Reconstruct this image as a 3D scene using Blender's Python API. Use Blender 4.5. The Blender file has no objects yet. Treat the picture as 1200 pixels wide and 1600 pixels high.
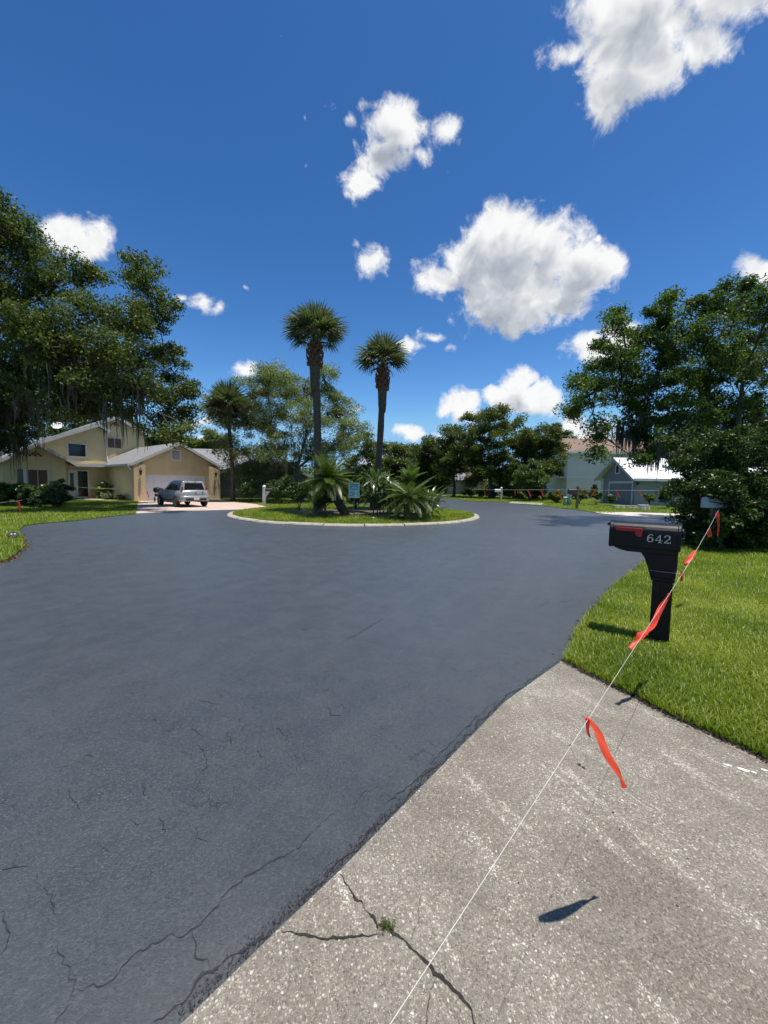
import bpy, bmesh, math, random
import numpy as np
from mathutils import Vector, Matrix, noise as mnoise

random.seed(7)
RNG = np.random.default_rng(11)
S = bpy.context.scene
COL = S.collection
PI = math.pi

# ------------------------------------------------------------------ camera
EYE = 1.6
PITCH, ROLL = math.radians(4.1), math.radians(0.8)
cam_d = bpy.data.cameras.new('camera')
cam_d.sensor_width = 36.0
cam_d.lens = 13.5
cam_d.clip_start = 0.05
cam_d.clip_end = 3000
cam = bpy.data.objects.new('camera', cam_d)
COL.objects.link(cam)
CROT = Matrix.Rotation(PI / 2 - PITCH, 3, 'X') @ Matrix.Rotation(ROLL, 3, 'Z')
cam.matrix_world = Matrix.Translation((0, 0, EYE)) @ CROT.to_4x4()
S.camera = cam

# survey helpers: bearing measured in the photograph -> point in the place
def ray(px, py):
    return CROT @ Vector(((px - 600) / 600, -(py - 800) / 600, -1.0))
def G(px, py, z=0.0):
    d = ray(px, py)
    return Vector((0, 0, EYE)) + d * ((z - EYE) / d.z)
def P(px, py, Y):
    d = ray(px, py)
    return Vector((0, 0, EYE)) + d * (Y / d.y)
def G2(px, py):
    p = G(px, py)
    return (p.x, p.y)

# ------------------------------------------------------------------ light and sky
SUN = Vector((0.14, -0.05, 1.0)).normalized()
sun_d = bpy.data.lights.new('sun', 'SUN')
sun_d.energy = 5.0
sun_d.angle = math.radians(0.53)
sun_d.color = (1.0, 0.955, 0.88)
sun = bpy.data.objects.new('sun', sun_d)
sun.rotation_euler = SUN.to_track_quat('Z', 'Y').to_euler()
sun.location = (0, 0, 60)
COL.objects.link(sun)

S.view_settings.view_transform = 'Standard'
S.view_settings.look = 'None'
S.view_settings.exposure = 0.38
S.view_settings.gamma = 1.0
S.view_settings.use_curve_mapping = False

W = bpy.data.worlds.new('World')
S.world = W
W.use_nodes = True
wt = W.node_tree
wt.nodes.clear()

def N(t, typ, **kw):
    n = t.nodes.new(typ)
    for k, v in kw.items():
        setattr(n, k, v)
    return n
def L(t, a, b):
    t.links.new(a, b)
def math_n(t, op, a, b=None, c=None, clamp=False):
    n = N(t, 'ShaderNodeMath', operation=op, use_clamp=clamp)
    for i, v in enumerate((a, b, c)):
        if v is None:
            continue
        if isinstance(v, (int, float)):
            n.inputs[i].default_value = v
        else:
            L(t, v, n.inputs[i])
    return n.outputs[0]
def vmath(t, op, a, b=None):
    n = N(t, 'ShaderNodeVectorMath', operation=op)
    for i, v in enumerate((a, b)):
        if v is None:
            continue
        if isinstance(v, (tuple, list, Vector)):
            n.inputs[i].default_value = v
        else:
            L(t, v, n.inputs[i])
    return n
def maprange(t, v, a, b, c, d, smooth=True):
    n = N(t, 'ShaderNodeMapRange')
    n.interpolation_type = 'SMOOTHSTEP' if smooth else 'LINEAR'
    L(t, v, n.inputs[0])
    for i, x in enumerate((a, b, c, d)):
        n.inputs[1 + i].default_value = x
    return n.outputs[0]
def noise_n(t, vec, scale, detail=4, rough=0.55, dist=0.0):
    n = N(t, 'ShaderNodeTexNoise')
    if vec is not None:
        L(t, vec, n.inputs['Vector'])
    n.inputs['Scale'].default_value = scale
    n.inputs['Detail'].default_value = detail
    n.inputs['Roughness'].default_value = rough
    n.inputs['Distortion'].default_value = dist
    return n
def mix_c(t, fac, a, b, blend='MIX'):
    n = N(t, 'ShaderNodeMix', data_type='RGBA', blend_type=blend, clamp_result=False)
    for sock, v in ((n.inputs[0], fac), (n.inputs[6], a), (n.inputs[7], b)):
        if isinstance(v, (int, float)):
            sock.default_value = v
        elif isinstance(v, (tuple, list)):
            sock.default_value = tuple(v) + (1,) if len(v) == 3 else v
        else:
            L(t, v, sock)
    return n.outputs[2]

# fair-weather clouds: bearings and angular sizes (photo px), gain = how solid
LOBES = [
    # big one overhead right
    (1010, 20, 120, 75, 1.0), (985, 95, 90, 65, 1.0), (945, 150, 45, 62, .8), (1110, -20, 130, 60, .9), (880, 90, 48, 32, .5), (1180, -50, 150, 60, .8), (1090, 60, 60, 42, .6),
    # ragged one
    (622, 200, 58, 52, .8), (602, 250, 60, 42, .75), (568, 285, 42, 26, .65), (545, 182, 44, 30, .32), (700, 200, 46, 50, .34), (655, 238, 42, 34, .5), (590, 168, 42, 26, .45),
    # small
    (577, 408, 30, 28, .62), (560, 378, 16, 18, .35),
    # main cumulus
    (800, 390, 92, 74, 1.1), (855, 390, 74, 62, 1.0), (745, 405, 62, 52, 1.0), (905, 425, 62, 50, .9), (810, 450, 112, 62, 1.1), (770, 480, 88, 44, .9), (690, 440, 52, 36, .6), (660, 440, 26, 24, .45), (945, 418, 34, 32, .6), (790, 512, 52, 20, .5), (880, 470, 62, 36, .7),
    # left
    (120, 378, 52, 34, .8), (155, 372, 30, 34, .8), (95, 370, 40, 30, .7),
    (318, 470, 42, 22, .5), (340, 478, 20, 16, .45), (290, 465, 22, 16, .35),
    (378, 573, 26, 17, .6), (380, 450, 14, 14, .10), (448, 48, 14, 14, .10), (478, 190, 10, 22, .05), (470, 262, 10, 12, .05), (700, 268, 16, 12, .12),
    (642, 540, 28, 20, .5), (675, 526, 34, 16, .5), (697, 543, 16, 14, .5), (932, 375, 9, 8, .5),
    (725, 628, 34, 32, 1.0), (810, 598, 34, 30, 1.0), (830, 625, 56, 30, 1.0), (785, 620, 30, 26, .8), (700, 640, 24, 20, .6),
    (640, 682, 36, 17, .9), (930, 550, 56, 32, .8), (975, 535, 42, 28, .8), (895, 660, 30, 26, .9), (930, 680, 50, 30, .8),
    (1190, 425, 44, 30, .9), (1240, 440, 50, 40, .9),
    (310, 660, 40, 14, .5), (330, 690, 50, 16, .7), (600, 720, 60, 20, .6), (690, 680, 60, 14, .4), (560, 640, 50, 10, .25),
]
tc = N(wt, 'ShaderNodeTexCoord')
D = tc.outputs['Generated']
sepd = N(wt, 'ShaderNodeSeparateXYZ'); L(wt, D, sepd.inputs[0])
ysafe = math_n(wt, 'MAXIMUM', sepd.outputs[1], .05)
# chart of the northern half of the sky: (x/y, z/y)
uv = N(wt, 'ShaderNodeCombineXYZ')
L(wt, math_n(wt, 'DIVIDE', sepd.outputs[0], ysafe), uv.inputs[0])
L(wt, math_n(wt, 'DIVIDE', sepd.outputs[2], ysafe), uv.inputs[1])
warp = noise_n(wt, D, 11.0, 2, .55)
ws = N(wt, 'ShaderNodeVectorMath', operation='SCALE')
L(wt, vmath(wt, 'SUBTRACT', warp.outputs['Color'], (.5, .5, .5)).outputs[0], ws.inputs[0]); ws.inputs['Scale'].default_value = .07
wz = N(wt, 'ShaderNodeVectorMath', operation='MULTIPLY'); L(wt, ws.outputs[0], wz.inputs[0]); wz.inputs[1].default_value = (1, 1, 0)
UV = vmath(wt, 'ADD', uv.outputs[0], wz.outputs[0]).outputs[0]
def lobe_field(vec, lobes, du, dv):
    prev, cur = None, vec
    for i, (px, py, rx, ry, g) in enumerate(lobes):
        if i and i % 6 == 0:                 # keep the shader compiler's stack short
            ch = N(wt, 'ShaderNodeVectorMath', operation='MULTIPLY_ADD')
            L(wt, prev, ch.inputs[0]); ch.inputs[1].default_value = (1e-7, 1e-7, 0); L(wt, vec, ch.inputs[2])
            cur = ch.outputs[0]
        d = ray(px, py)
        u_, v_, sx, sy = d.x / d.y + du, d.z / d.y + dv, 600 / rx / g ** 0, 600 / ry
        ma = N(wt, 'ShaderNodeVectorMath', operation='MULTIPLY_ADD')
        L(wt, cur, ma.inputs[0]); ma.inputs[1].default_value = (sx, sy, 0); ma.inputs[2].default_value = (-u_ * sx, -v_ * sy, 0)
        ln = vmath(wt, 'LENGTH', ma.outputs[0]).outputs['Value']
        v = math_n(wt, 'MULTIPLY_ADD', ln, -max(g, .62), g)
        prev = v if prev is None else math_n(wt, 'MAXIMUM', prev, v)
    return prev
# elsewhere (behind the photographer): the same scattered cumulus from noise alone
nb = noise_n(wt, D, 3.2, 1, .5).outputs[0]
back = maprange(wt, sepd.outputs[1], .30, .12, 0, 1)
backf = math_n(wt, 'ADD', math_n(wt, 'MULTIPLY_ADD', nb, 5.0, -3.15), math_n(wt, 'MULTIPLY_ADD', back, 6.0, -6.0))
DW = vmath(wt, 'ADD', D, ws.outputs[0]).outputs[0]
n1 = noise_n(wt, DW, 12.0, 6, .60).outputs[0]
n2 = noise_n(wt, DW, 34.0, 4, .68).outputs[0]
Dup = vmath(wt, 'ADD', DW, (0.010, 0, 0.030)).outputs[0]
n1u = noise_n(wt, Dup, 12.0, 3, .60).outputs[0]
f0 = math_n(wt, 'MAXIMUM', lobe_field(UV, LOBES, 0, 0), backf)
f1 = math_n(wt, 'MAXIMUM', lobe_field(UV, [l for l in LOBES if l[4] >= .8], -.012, -.07), backf)
nn = math_n(wt, 'MULTIPLY_ADD', n2, .75, math_n(wt, 'MULTIPLY', n1, 1.35))
d0 = math_n(wt, 'ADD', f0, math_n(wt, 'SUBTRACT', nn, 1.09))
d1 = math_n(wt, 'ADD', f1, math_n(wt, 'MULTIPLY_ADD', n1u, 1.35, -.71))
alpha = maprange(wt, d0, -.03, 0.42, 0, 1)
# the part of the cloud above shades the part below
occ = maprange(wt, math_n(wt, 'MULTIPLY_ADD', d1, .8, math_n(wt, 'MULTIPLY', d0, .2)), .10, .80, 0, 1)
relief = math_n(wt, 'MULTIPLY', math_n(wt, 'SUBTRACT', n1, n1u), 1.1)
lit = math_n(wt, 'ADD', math_n(wt, 'MULTIPLY_ADD', occ, -.80, 1.0), relief, clamp=True)
ccol = mix_c(wt, lit, (4.6, 5.1, 5.9), (11.6, 11.6, 11.5))
sky = N(wt, 'ShaderNodeTexSky', sky_type='NISHITA')
sky.sun_disc = False
sky.sun_elevation = math.asin(SUN.z)
sky.sun_rotation = math.atan2(SUN.x, SUN.y)
sky.altitude = 0
sky.air_density = 1.0
sky.dust_density = 0.35
sky.ozone_density = 2.0
# camera-like contrast of the blue: deeper overhead, paler low down
skn = mix_c(wt, 1.0, sky.outputs[0], (.78 / 1.12, 1.02 / 2.41, 1.22 / 5.06), 'MULTIPLY')
sks = N(wt, 'ShaderNodeSeparateColor'); L(wt, skn, sks.inputs[0])
skj = N(wt, 'ShaderNodeCombineColor')
for i, (gma, top, gain) in enumerate(((2.0, 4.6, .72), (1.65, 2.75, 2.41), (1.6, 1.62, 6.41))):
    v = math_n(wt, 'SMOOTH_MIN', math_n(wt, 'POWER', sks.outputs[i], gma), top, .35)
    L(wt, math_n(wt, 'MULTIPLY', v, gain), skj.inputs[i])
skyc = skj.outputs[0]
fin = mix_c(wt, math_n(wt, 'MULTIPLY', alpha, .97), skyc, ccol)
bg = N(wt, 'ShaderNodeBackground')
bg.inputs['Strength'].default_value = 0.065
L(wt, fin, bg.inputs[0])
W.cycles.sampling_method = 'NONE'
W.cycles.sample_map_resolution = 512
S.cycles.use_adaptive_sampling = True
S.cycles.adaptive_threshold = 0.03
S.cycles.max_bounces = 4
S.cycles.diffuse_bounces = 2
S.cycles.glossy_bounces = 2
S.cycles.transmission_bounces = 4
wo = N(wt, 'ShaderNodeOutputWorld')
L(wt, bg.outputs[0], wo.inputs[0])

# ------------------------------------------------------------------ materials
MATS = {}
def base_mat(name, rough=.6, spec=.5):
    m = bpy.data.materials.new(name)
    m.use_nodes = True
    t = m.node_tree
    b = t.nodes['Principled BSDF']
    b.inputs['Roughness'].default_value = rough
    b.inputs['Specular IOR Level'].default_value = spec
    MATS[name] = m
    return m, t, b
def paint(name, col, rough=.6, var=.12, scale=3.0, bump=0.0, bscale=60, metal=0.0, spec=.5, detail=6, fine=.0):
    """plain surface with uneven colour and a fine relief"""
    m, t, b = base_mat(name, rough, spec)
    co = N(t, 'ShaderNodeTexCoord').outputs['Object']
    n = noise_n(t, co, scale, detail, .6)
    lo = tuple(c * (1 - var) for c in col)
    hi = tuple(min(1, c * (1 + var)) for c in col)
    c = mix_c(t, maprange(t, n.outputs[0], .3, .7, 0, 1), lo, hi)
    if fine:
        n3 = noise_n(t, co, scale * 14, 4, .7)
        c = mix_c(t, maprange(t, n3.outputs[0], .35, .65, 0, fine), c, tuple(x * .55 for x in col))
    L(t, c, b.inputs['Base Color'])
    b.inputs['Metallic'].default_value = metal
    if bump:
        n2 = noise_n(t, co, bscale, 5, .65)
        bp = N(t, 'ShaderNodeBump')
        bp.inputs['Strength'].default_value = bump
        bp.inputs['Distance'].default_value = .02
        L(t, n2.outputs[0], bp.inputs['Height'])
        L(t, bp.outputs[0], b.inputs['Normal'])
    return m
def leaf_mat(name, dark, mid, light, rough=.45, trans=.3, spec=.4, clump=.5):
    m, t, b = base_mat(name, rough, spec)
    geo = N(t, 'ShaderNodeNewGeometry')
    co = N(t, 'ShaderNodeTexCoord').outputs['Object']
    r = geo.outputs['Random Per Island']
    n = noise_n(t, co, clump, 3, .5).outputs[0]
    f = math_n(t, 'ADD', math_n(t, 'MULTIPLY', r, .6), math_n(t, 'MULTIPLY_ADD', n, 1.2, -.38), clamp=True)
    ramp = N(t, 'ShaderNodeValToRGB')
    e = ramp.color_ramp.elements
    e[0].position, e[0].color = .1, (*dark, 1)
    e[1].position, e[1].color = .9, (*light, 1)
    e.new(.5).color = (*mid, 1)
    L(t, f, ramp.inputs[0])
    L(t, ramp.outputs[0], b.inputs['Base Color'])
    tr = N(t, 'ShaderNodeBsdfTranslucent')
    tcol = mix_c(t, 1.0, ramp.outputs[0], (1.25, 1.5, .5), 'MULTIPLY')
    L(t, tcol, tr.inputs[0])
    mx = N(t, 'ShaderNodeMixShader')
    mx.inputs[0].default_value = trans
    L(t, b.outputs[0], mx.inputs[1]); L(t, tr.outputs[0], mx.inputs[2])
    L(t, mx.outputs[0], t.nodes['Material Output'].inputs[0])
    return m

# asphalt with fresh grey sealer
m, t, b = base_mat('sealed_asphalt', .40, .8)
co = N(t, 'ShaderNodeTexCoord').outputs['Object']
n_big = noise_n(t, co, .35, 5, .55).outputs[0]
n_mid = noise_n(t, co, 3.0, 6, .6).outputs[0]
n_fin = noise_n(t, co, 190.0, 4, .75).outputs[0]
c = mix_c(t, maprange(t, n_big, .3, .7, 0, 1), (.023, .0265, .0285), (.033, .0375, .040))
c = mix_c(t, maprange(t, n_mid, .45, .75, 0, .35), c, (.031, .032, .034))
c = mix_c(t, maprange(t, n_fin, .48, .68, 0, .75), c, (.015, .017, .018))
# hairline cracking in patches
wv = vmath(t, 'ADD', co, None)
wn = noise_n(t, co, 7.0, 4, .6)
wsc = N(t, 'ShaderNodeVectorMath', operation='SCALE'); L(t, wn.outputs['Color'], wsc.inputs[0]); wsc.inputs['Scale'].default_value = .10
wv = vmath(t, 'ADD', co, wsc.outputs[0]).outputs[0]
vo = N(t, 'ShaderNodeTexVoronoi', feature='DISTANCE_TO_EDGE'); L(t, wv, vo.inputs['Vector']); vo.inputs['Scale'].default_value = 5.5
line = maprange(t, vo.outputs['Distance'], .004, .020, 1, 0)
gr = N(t, 'ShaderNodeTexVoronoi'); L(t, co, gr.inputs['Vector']); gr.inputs['Scale'].default_value = 105
grs = N(t, 'ShaderNodeSeparateColor'); L(t, gr.outputs['Color'], grs.inputs[0])
c = mix_c(t, maprange(t, grs.outputs[0], .55, 1.0, 0, .36), c, (.070, .074, .076))
c = mix_c(t, maprange(t, grs.outputs[1], .70, 1.0, 0, .5), c, (.010, .011, .012))
patch = maprange(t, noise_n(t, co, 1.3, 3, .5).outputs[0], .46, .56, 0, 1)
patch2 = maprange(t, noise_n(t, co, 9.0, 4, .6).outputs[0], .46, .56, 0, 1)
crk = math_n(t, 'MULTIPLY', line, math_n(t, 'MULTIPLY', patch, patch2))
trk = N(t, 'ShaderNodeMapping', vector_type='TEXTURE'); L(t, co, trk.inputs[0]); trk.inputs['Rotation'].default_value = (0, 0, math.radians(60)); trk.inputs['Scale'].default_value = (3, .4, 1)
c = mix_c(t, maprange(t, noise_n(t, trk.outputs[0], 1.6, 5, .6).outputs[0], .45, .70, 0, .3), c, (.043, .047, .050))
c = mix_c(t, crk, c, (.010, .011, .012))
b.inputs['Sheen Weight'].default_value = .16
b.inputs['Sheen Roughness'].default_value = .55
b.inputs['Sheen Tint'].default_value = (.92, .98, 1.0, 1)
L(t, c, b.inputs['Base Color'])
L(t, maprange(t, n_mid, .3, .7, .36, .48), b.inputs['Roughness'])
grit = N(t, 'ShaderNodeTexVoronoi'); L(t, co, grit.inputs['Vector']); grit.inputs['Scale'].default_value = 130
h = math_n(t, 'ADD', math_n(t, 'MULTIPLY', n_fin, .9), math_n(t, 'MULTIPLY_ADD', crk, -.25, math_n(t, 'MULTIPLY', grs.outputs[0], .55)))
bp = N(t, 'ShaderNodeBump'); bp.inputs['Strength'].default_value = .42; bp.inputs['Distance'].default_value = .004
L(t, h, bp.inputs['Height']); L(t, bp.outputs[0], b.inputs['Normal'])

# washed, shell-filled old concrete
m, t, b = base_mat('shell_concrete', .85, .25)
co = N(t, 'ShaderNodeTexCoord').outputs['Object']
big = noise_n(t, co, 1.1, 5, .6).outputs[0]
med = noise_n(t, co, 5.0, 6, .65).outputs[0]
fin = noise_n(t, co, 90.0, 4, .7).outputs[0]
c = mix_c(t, maprange(t, big, .3, .7, 0, 1), (.185, .165, .138), (.265, .243, .208))
c = mix_c(t, maprange(t, med, .35, .75, 0, .55), c, (.16, .142, .118))
c = mix_c(t, maprange(t, fin, .45, .75, 0, .6), c, (.10, .09, .075))
wn = noise_n(t, co, 60, 2, .5)
wsc = N(t, 'ShaderNodeVectorMath', operation='SCALE'); L(t, wn.outputs['Color'], wsc.inputs[0]); wsc.inputs['Scale'].default_value = .012
cw = vmath(t, 'ADD', co, wsc.outputs[0]).outputs[0]
hh = None
dens = math_n(t, 'ADD', math_n(t, 'MULTIPLY', big, .55), math_n(t, 'MULTIPLY', noise_n(t, co, 2.6, 5, .6).outputs[0], .65))
streak = N(t, 'ShaderNodeMapping', vector_type='TEXTURE'); L(t, co, streak.inputs[0]); streak.inputs['Rotation'].default_value = (0, 0, math.radians(-64)); streak.inputs['Scale'].default_value = (1.0, .16, 1)
sn = noise_n(t, streak.outputs[0], 1.2, 5, .6).outputs[0]
dens = math_n(t, 'ADD', dens, maprange(t, sn, .54, .71, 0, .36))
# packed sand and shell grains, each with its own shade
for sc, wgt in ((185, .9), (105, .6)):
    v = N(t, 'ShaderNodeTexVoronoi'); L(t, cw, v.inputs['Vector']); v.inputs['Scale'].default_value = sc
    sep = N(t, 'ShaderNodeSeparateColor'); L(t, v.outputs['Color'], sep.inputs[0])
    ramp = N(t, 'ShaderNodeValToRGB'); e = ramp.color_ramp.elements
    e[0].position, e[0].color = .0, (.055, .046, .034, 1)
    e[1].position, e[1].color = 1., (.70, .65, .55, 1)
    for pos_, col_ in ((.32, (.145, .124, .092)), (.58, (.245, .213, .160)), (.80, (.40, .358, .285))):
        e.new(pos_).color = (*col_, 1)
    sh = math_n(t, 'ADD', math_n(t, 'MULTIPLY', sep.outputs[0], .80), math_n(t, 'MULTIPLY_ADD', dens, .85, -.42), clamp=True)
    L(t, sh, ramp.inputs[0])
    body_ = maprange(t, v.outputs['Distance'], .34, .58, wgt, .05)
    c = mix_c(t, body_, c, ramp.outputs[0])
    hh = math_n(t, 'MULTIPLY', body_, sep.outputs[0]) if hh is None else math_n(t, 'MAXIMUM', hh, math_n(t, 'MULTIPLY', body_, sep.outputs[0]))
v = N(t, 'ShaderNodeTexVoronoi'); L(t, cw, v.inputs['Vector']); v.inputs['Scale'].default_value = 62
sep = N(t, 'ShaderNodeSeparateColor'); L(t, v.outputs['Color'], sep.inputs[0])
on_ = math_n(t, 'GREATER_THAN', sep.outputs[0], maprange(t, dens, .5, 1.0, .97, .66))
spot = math_n(t, 'MULTIPLY', on_, maprange(t, v.outputs['Distance'], .22, .42, 1, 0))
c = mix_c(t, math_n(t, 'MULTIPLY', spot, .7), c, (.58, .555, .50))
scr = N(t, 'ShaderNodeMapping', vector_type='TEXTURE'); L(t, co, scr.inputs[0]); scr.inputs['Rotation'].default_value = (0, 0, math.radians(-65)); scr.inputs['Scale'].default_value = (1.0, .035, 1)
sc1 = maprange(t, noise_n(t, scr.outputs[0], 1.5, 4, .6).outputs[0], .64, .72, 0, .5)
c = mix_c(t, math_n(t, 'MULTIPLY', sc1, maprange(t, med, .4, .6, 0, 1)), c, (.56, .53, .47))
c = mix_c(t, maprange(t, noise_n(t, co, .8, 4, .55).outputs[0], .54, .72, 0, .40), c, (.12, .10, .075))
hh = math_n(t, 'MAXIMUM', hh, spot)
v = N(t, 'ShaderNodeTexVoronoi'); L(t, co, v.inputs['Vector']); v.inputs['Scale'].default_value = 7
pit = maprange(t, v.outputs['Distance'], .02, .05, 1, 0)
c = mix_c(t, math_n(t, 'MULTIPLY', pit, .7), c, (.05, .045, .04))
L(t, c, b.inputs['Base Color'])
h = math_n(t, 'ADD', math_n(t, 'MULTIPLY', fin, .7), math_n(t, 'MULTIPLY_ADD', pit, -1.2, math_n(t, 'MULTIPLY', hh, .7)))
bp = N(t, 'ShaderNodeBump'); bp.inputs['Strength'].default_value = .95; bp.inputs['Distance'].default_value = .006
L(t, h, bp.inputs['Height']); L(t, bp.outputs[0], b.inputs['Normal'])

# turf soil below the blades
m, t, b = base_mat('turf', .9, .15)
co = N(t, 'ShaderNodeTexCoord').outputs['Object']
c = mix_c(t, maprange(t, noise_n(t, co, 1.2, 5, .6).outputs[0], .35, .65, 0, 1), (.060, .090, .013), (.105, .140, .021))
c = mix_c(t, maprange(t, noise_n(t, co, 26, 5, .7).outputs[0], .42, .62, 0, .75), c, (.020, .034, .008))
c = mix_c(t, maprange(t, noise_n(t, co, .35, 4, .6).outputs[0], .55, .75, 0, .5), c, (.12, .12, .04))
L(t, c, b.inputs['Base Color'])
bp = N(t, 'ShaderNodeBump'); bp.inputs['Strength'].default_value = .9; bp.inputs['Distance'].default_value = .04
L(t, noise_n(t, co, 30, 5, .7).outputs[0], bp.inputs['Height']); L(t, bp.outputs[0], b.inputs['Normal'])

# paver driveway (single pavers are too small to see from here)
m, t, b = base_mat('pink_pavers', .8, .2)
co = N(t, 'ShaderNodeTexCoord').outputs['Object']
br = N(t, 'ShaderNodeTexBrick'); L(t, co, br.inputs['Vector'])
br.inputs['Scale'].default_value = 4.5
br.inputs['Color1'].default_value = (.50, .36, .29, 1); br.inputs['Color2'].default_value = (.40, .29, .24, 1); br.inputs['Mortar'].default_value = (.36, .31, .27, 1)
br.inputs['Mortar Size'].default_value = .012
c = mix_c(t, maprange(t, noise_n(t, co, .9, 5, .6).outputs[0], .3, .7, 0, .6), br.outputs[0], (.52, .43, .36))
L(t, c, b.inputs['Base Color'])

def shingle(name, col, col2):
    m, t, b = base_mat(name, .85, .2)
    co = N(t, 'ShaderNodeTexCoord').outputs['Object']
    br = N(t, 'ShaderNodeTexBrick'); L(t, co, br.inputs['Vector'])
    br.inputs['Scale'].default_value = 3.2
    br.inputs['Color1'].default_value = (*col, 1); br.inputs['Color2'].default_value = (*col2, 1)
    br.inputs['Mortar'].default_value = tuple(x * .45 for x in col) + (1,)
    br.inputs['Mortar Size'].default_value = .02
    c = mix_c(t, maprange(t, noise_n(t, co, 1.5, 5, .6).outputs[0], .3, .7, 0, .4), br.outputs[0], tuple(x * .75 for x in col))
    n = noise_n(t, co, 25, 4, .7).outputs[0]
    c = mix_c(t, maprange(t, n, .4, .7, 0, .4), c, col2)
    L(t, c, b.inputs['Base Color'])
shingle('shingle_grey', (.20, .20, .205), (.27, .27, .27))
shingle('shingle_dark', (.07, .07, .075), (.11, .11, .11))
shingle('shingle_brown', (.20, .135, .10), (.27, .19, .14))
paint('white_roof', (.80, .80, .80), .5, .05, 1.5)
paint('stucco_yellow', (.75, .595, .33), .9, .07, .8, .5, 40)
paint('stucco_rough', (.66, .49, .28), .9, .14, 9, 1.0, 16, fine=.25)
paint('stucco_grey', (.27, .275, .30), .9, .06, .8, .3, 40)
paint('stucco_pale', (.62, .62, .56), .9, .05, .6, .3, 40)
paint('stucco_beige', (.42, .37, .31), .9, .08, .6, .3, 40)
paint('stucco_charcoal', (.15, .155, .165), .9, .08, .6, .3, 40)
paint('stucco_bluegrey', (.30, .305, .30), .9, .08, .6, .3, 40)
paint('trim_grey', (.50, .49, .47), .6, .08, 2)
paint('trim_white', (.74, .73, .70), .55, .05, 2)
paint('door_white', (.78, .81, .83), .55, .04, 2)
paint('blind_tan', (.13, .07, .04), .7, .15, 3)
paint('dark_glass', (.012, .013, .014), .08, .1, 3, spec=.6)
paint('grey_glass', (.05, .06, .07), .06, .1, 3, spec=.7)
paint('black_metal', (.015, .015, .016), .45, .1, 10)
paint('black_plastic', (.006, .006, .007), .42, .25, 14, .12, 120, spec=.28)
paint('dish_grey', (.70, .70, .68), .5, .04, 3)
paint('old_concrete', (.42, .39, .33), .9, .18, 3, .6, 45, fine=.4)
paint('edge_concrete', (.235, .200, .155), .9, .2, 9, .5, 60, fine=.4)
paint('drive_concrete', (.50, .45, .39), .9, .12, 1.2, .4, 40, fine=.2)
paint('kerb_concrete', (.36, .325, .27), .9, .22, 5, .8, 30, fine=.45)
paint('crack_dark', (.016, .017, .019), .8, .3, 40)
paint('crack_soil', (.035, .03, .022), .95, .4, 60, 1.0, 90)
paint('soil', (.045, .036, .025), .95, .35, 12, 1.0, 40)
paint('mulch', (.10, .075, .055), .95, .4, 9, 1.0, 30, fine=.5)
paint('bark_oak', (.10, .088, .072), .95, .3, 5, 1.0, 14, fine=.4)
paint('bark_palm', (.115, .083, .062), .95, .3, 6, 1.0, 22, fine=.5)
paint('boot_brown', (.15, .07, .038), .9, .35, 8, .8, 25)
paint('bark_sago', (.035, .028, .02), .95, .3, 20, 1.0, 30)
paint('moss_grey', (.10, .098, .075), .95, .3, 3)
paint('paint_spot', (.78, .76, .68), .7, .08, 30)
paint('silver_paint', (.33, .325, .305), .32, .03, 2, metal=.35)
paint('car_trim', (.018, .018, .02), .5, .1, 9)
paint('tyre', (.02, .02, .02), .8, .1, 9)
paint('alloy', (.42, .42, .43), .35, .05, 9, metal=.8)
paint('tail_red', (.30, .012, .012), .2, .1, 9)
paint('plate', (.62, .66, .64), .5, .1, 40)
paint('flag_red', (.42, .012, .018), .4, .08, 14)
paint('digit_silver', (.50, .50, .49), .35, .08, 60, metal=.3)
paint('box_white', (.68, .70, .70), .5, .06, 6)
paint('box_pale_blue', (.42, .47, .50), .5, .06, 6)
paint('box_brown', (.05, .032, .026), .5, .2, 6)
paint('post_cream', (.60, .57, .50), .8, .1, 5)
paint('wood_old', (.17, .125, .085), .9, .25, 6, .6, 30)
paint('utility_green', (.30, .46, .40), .6, .1, 4)
paint('field_stone', (.38, .35, .30), .95, .25, 3, 1.0, 12)
paint('sign_teal', (.16, .33, .35), .5, .08, 30)
paint('sign_pale', (.38, .52, .53), .5, .1, 20)
paint('sign_ink', (.07, .19, .22), .5, .1, 30)
paint('pot_black', (.03, .03, .03), .5, .2, 9)
paint('twine', (.55, .53, .49), .7, .05, 30)
m, t, b = base_mat('ribbon_orange', .45, .4)
co = N(t, 'ShaderNodeTexCoord').outputs['Object']
c = mix_c(t, maprange(t, noise_n(t, co, 30, 4, .6).outputs[0], .3, .7, 0, 1), (.90, .055, .028), (1.0, .095, .05))
L(t, c, b.inputs['Base Color'])
tr = N(t, 'ShaderNodeBsdfTranslucent'); tr.inputs[0].default_value = (1.0, .12, .06, 1)
mx = N(t, 'ShaderNodeMixShader'); mx.inputs[0].default_value = .45
L(t, b.outputs[0], mx.inputs[1]); L(t, tr.outputs[0], mx.inputs[2]); L(t, mx.outputs[0], t.nodes['Material Output'].inputs[0])

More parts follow.
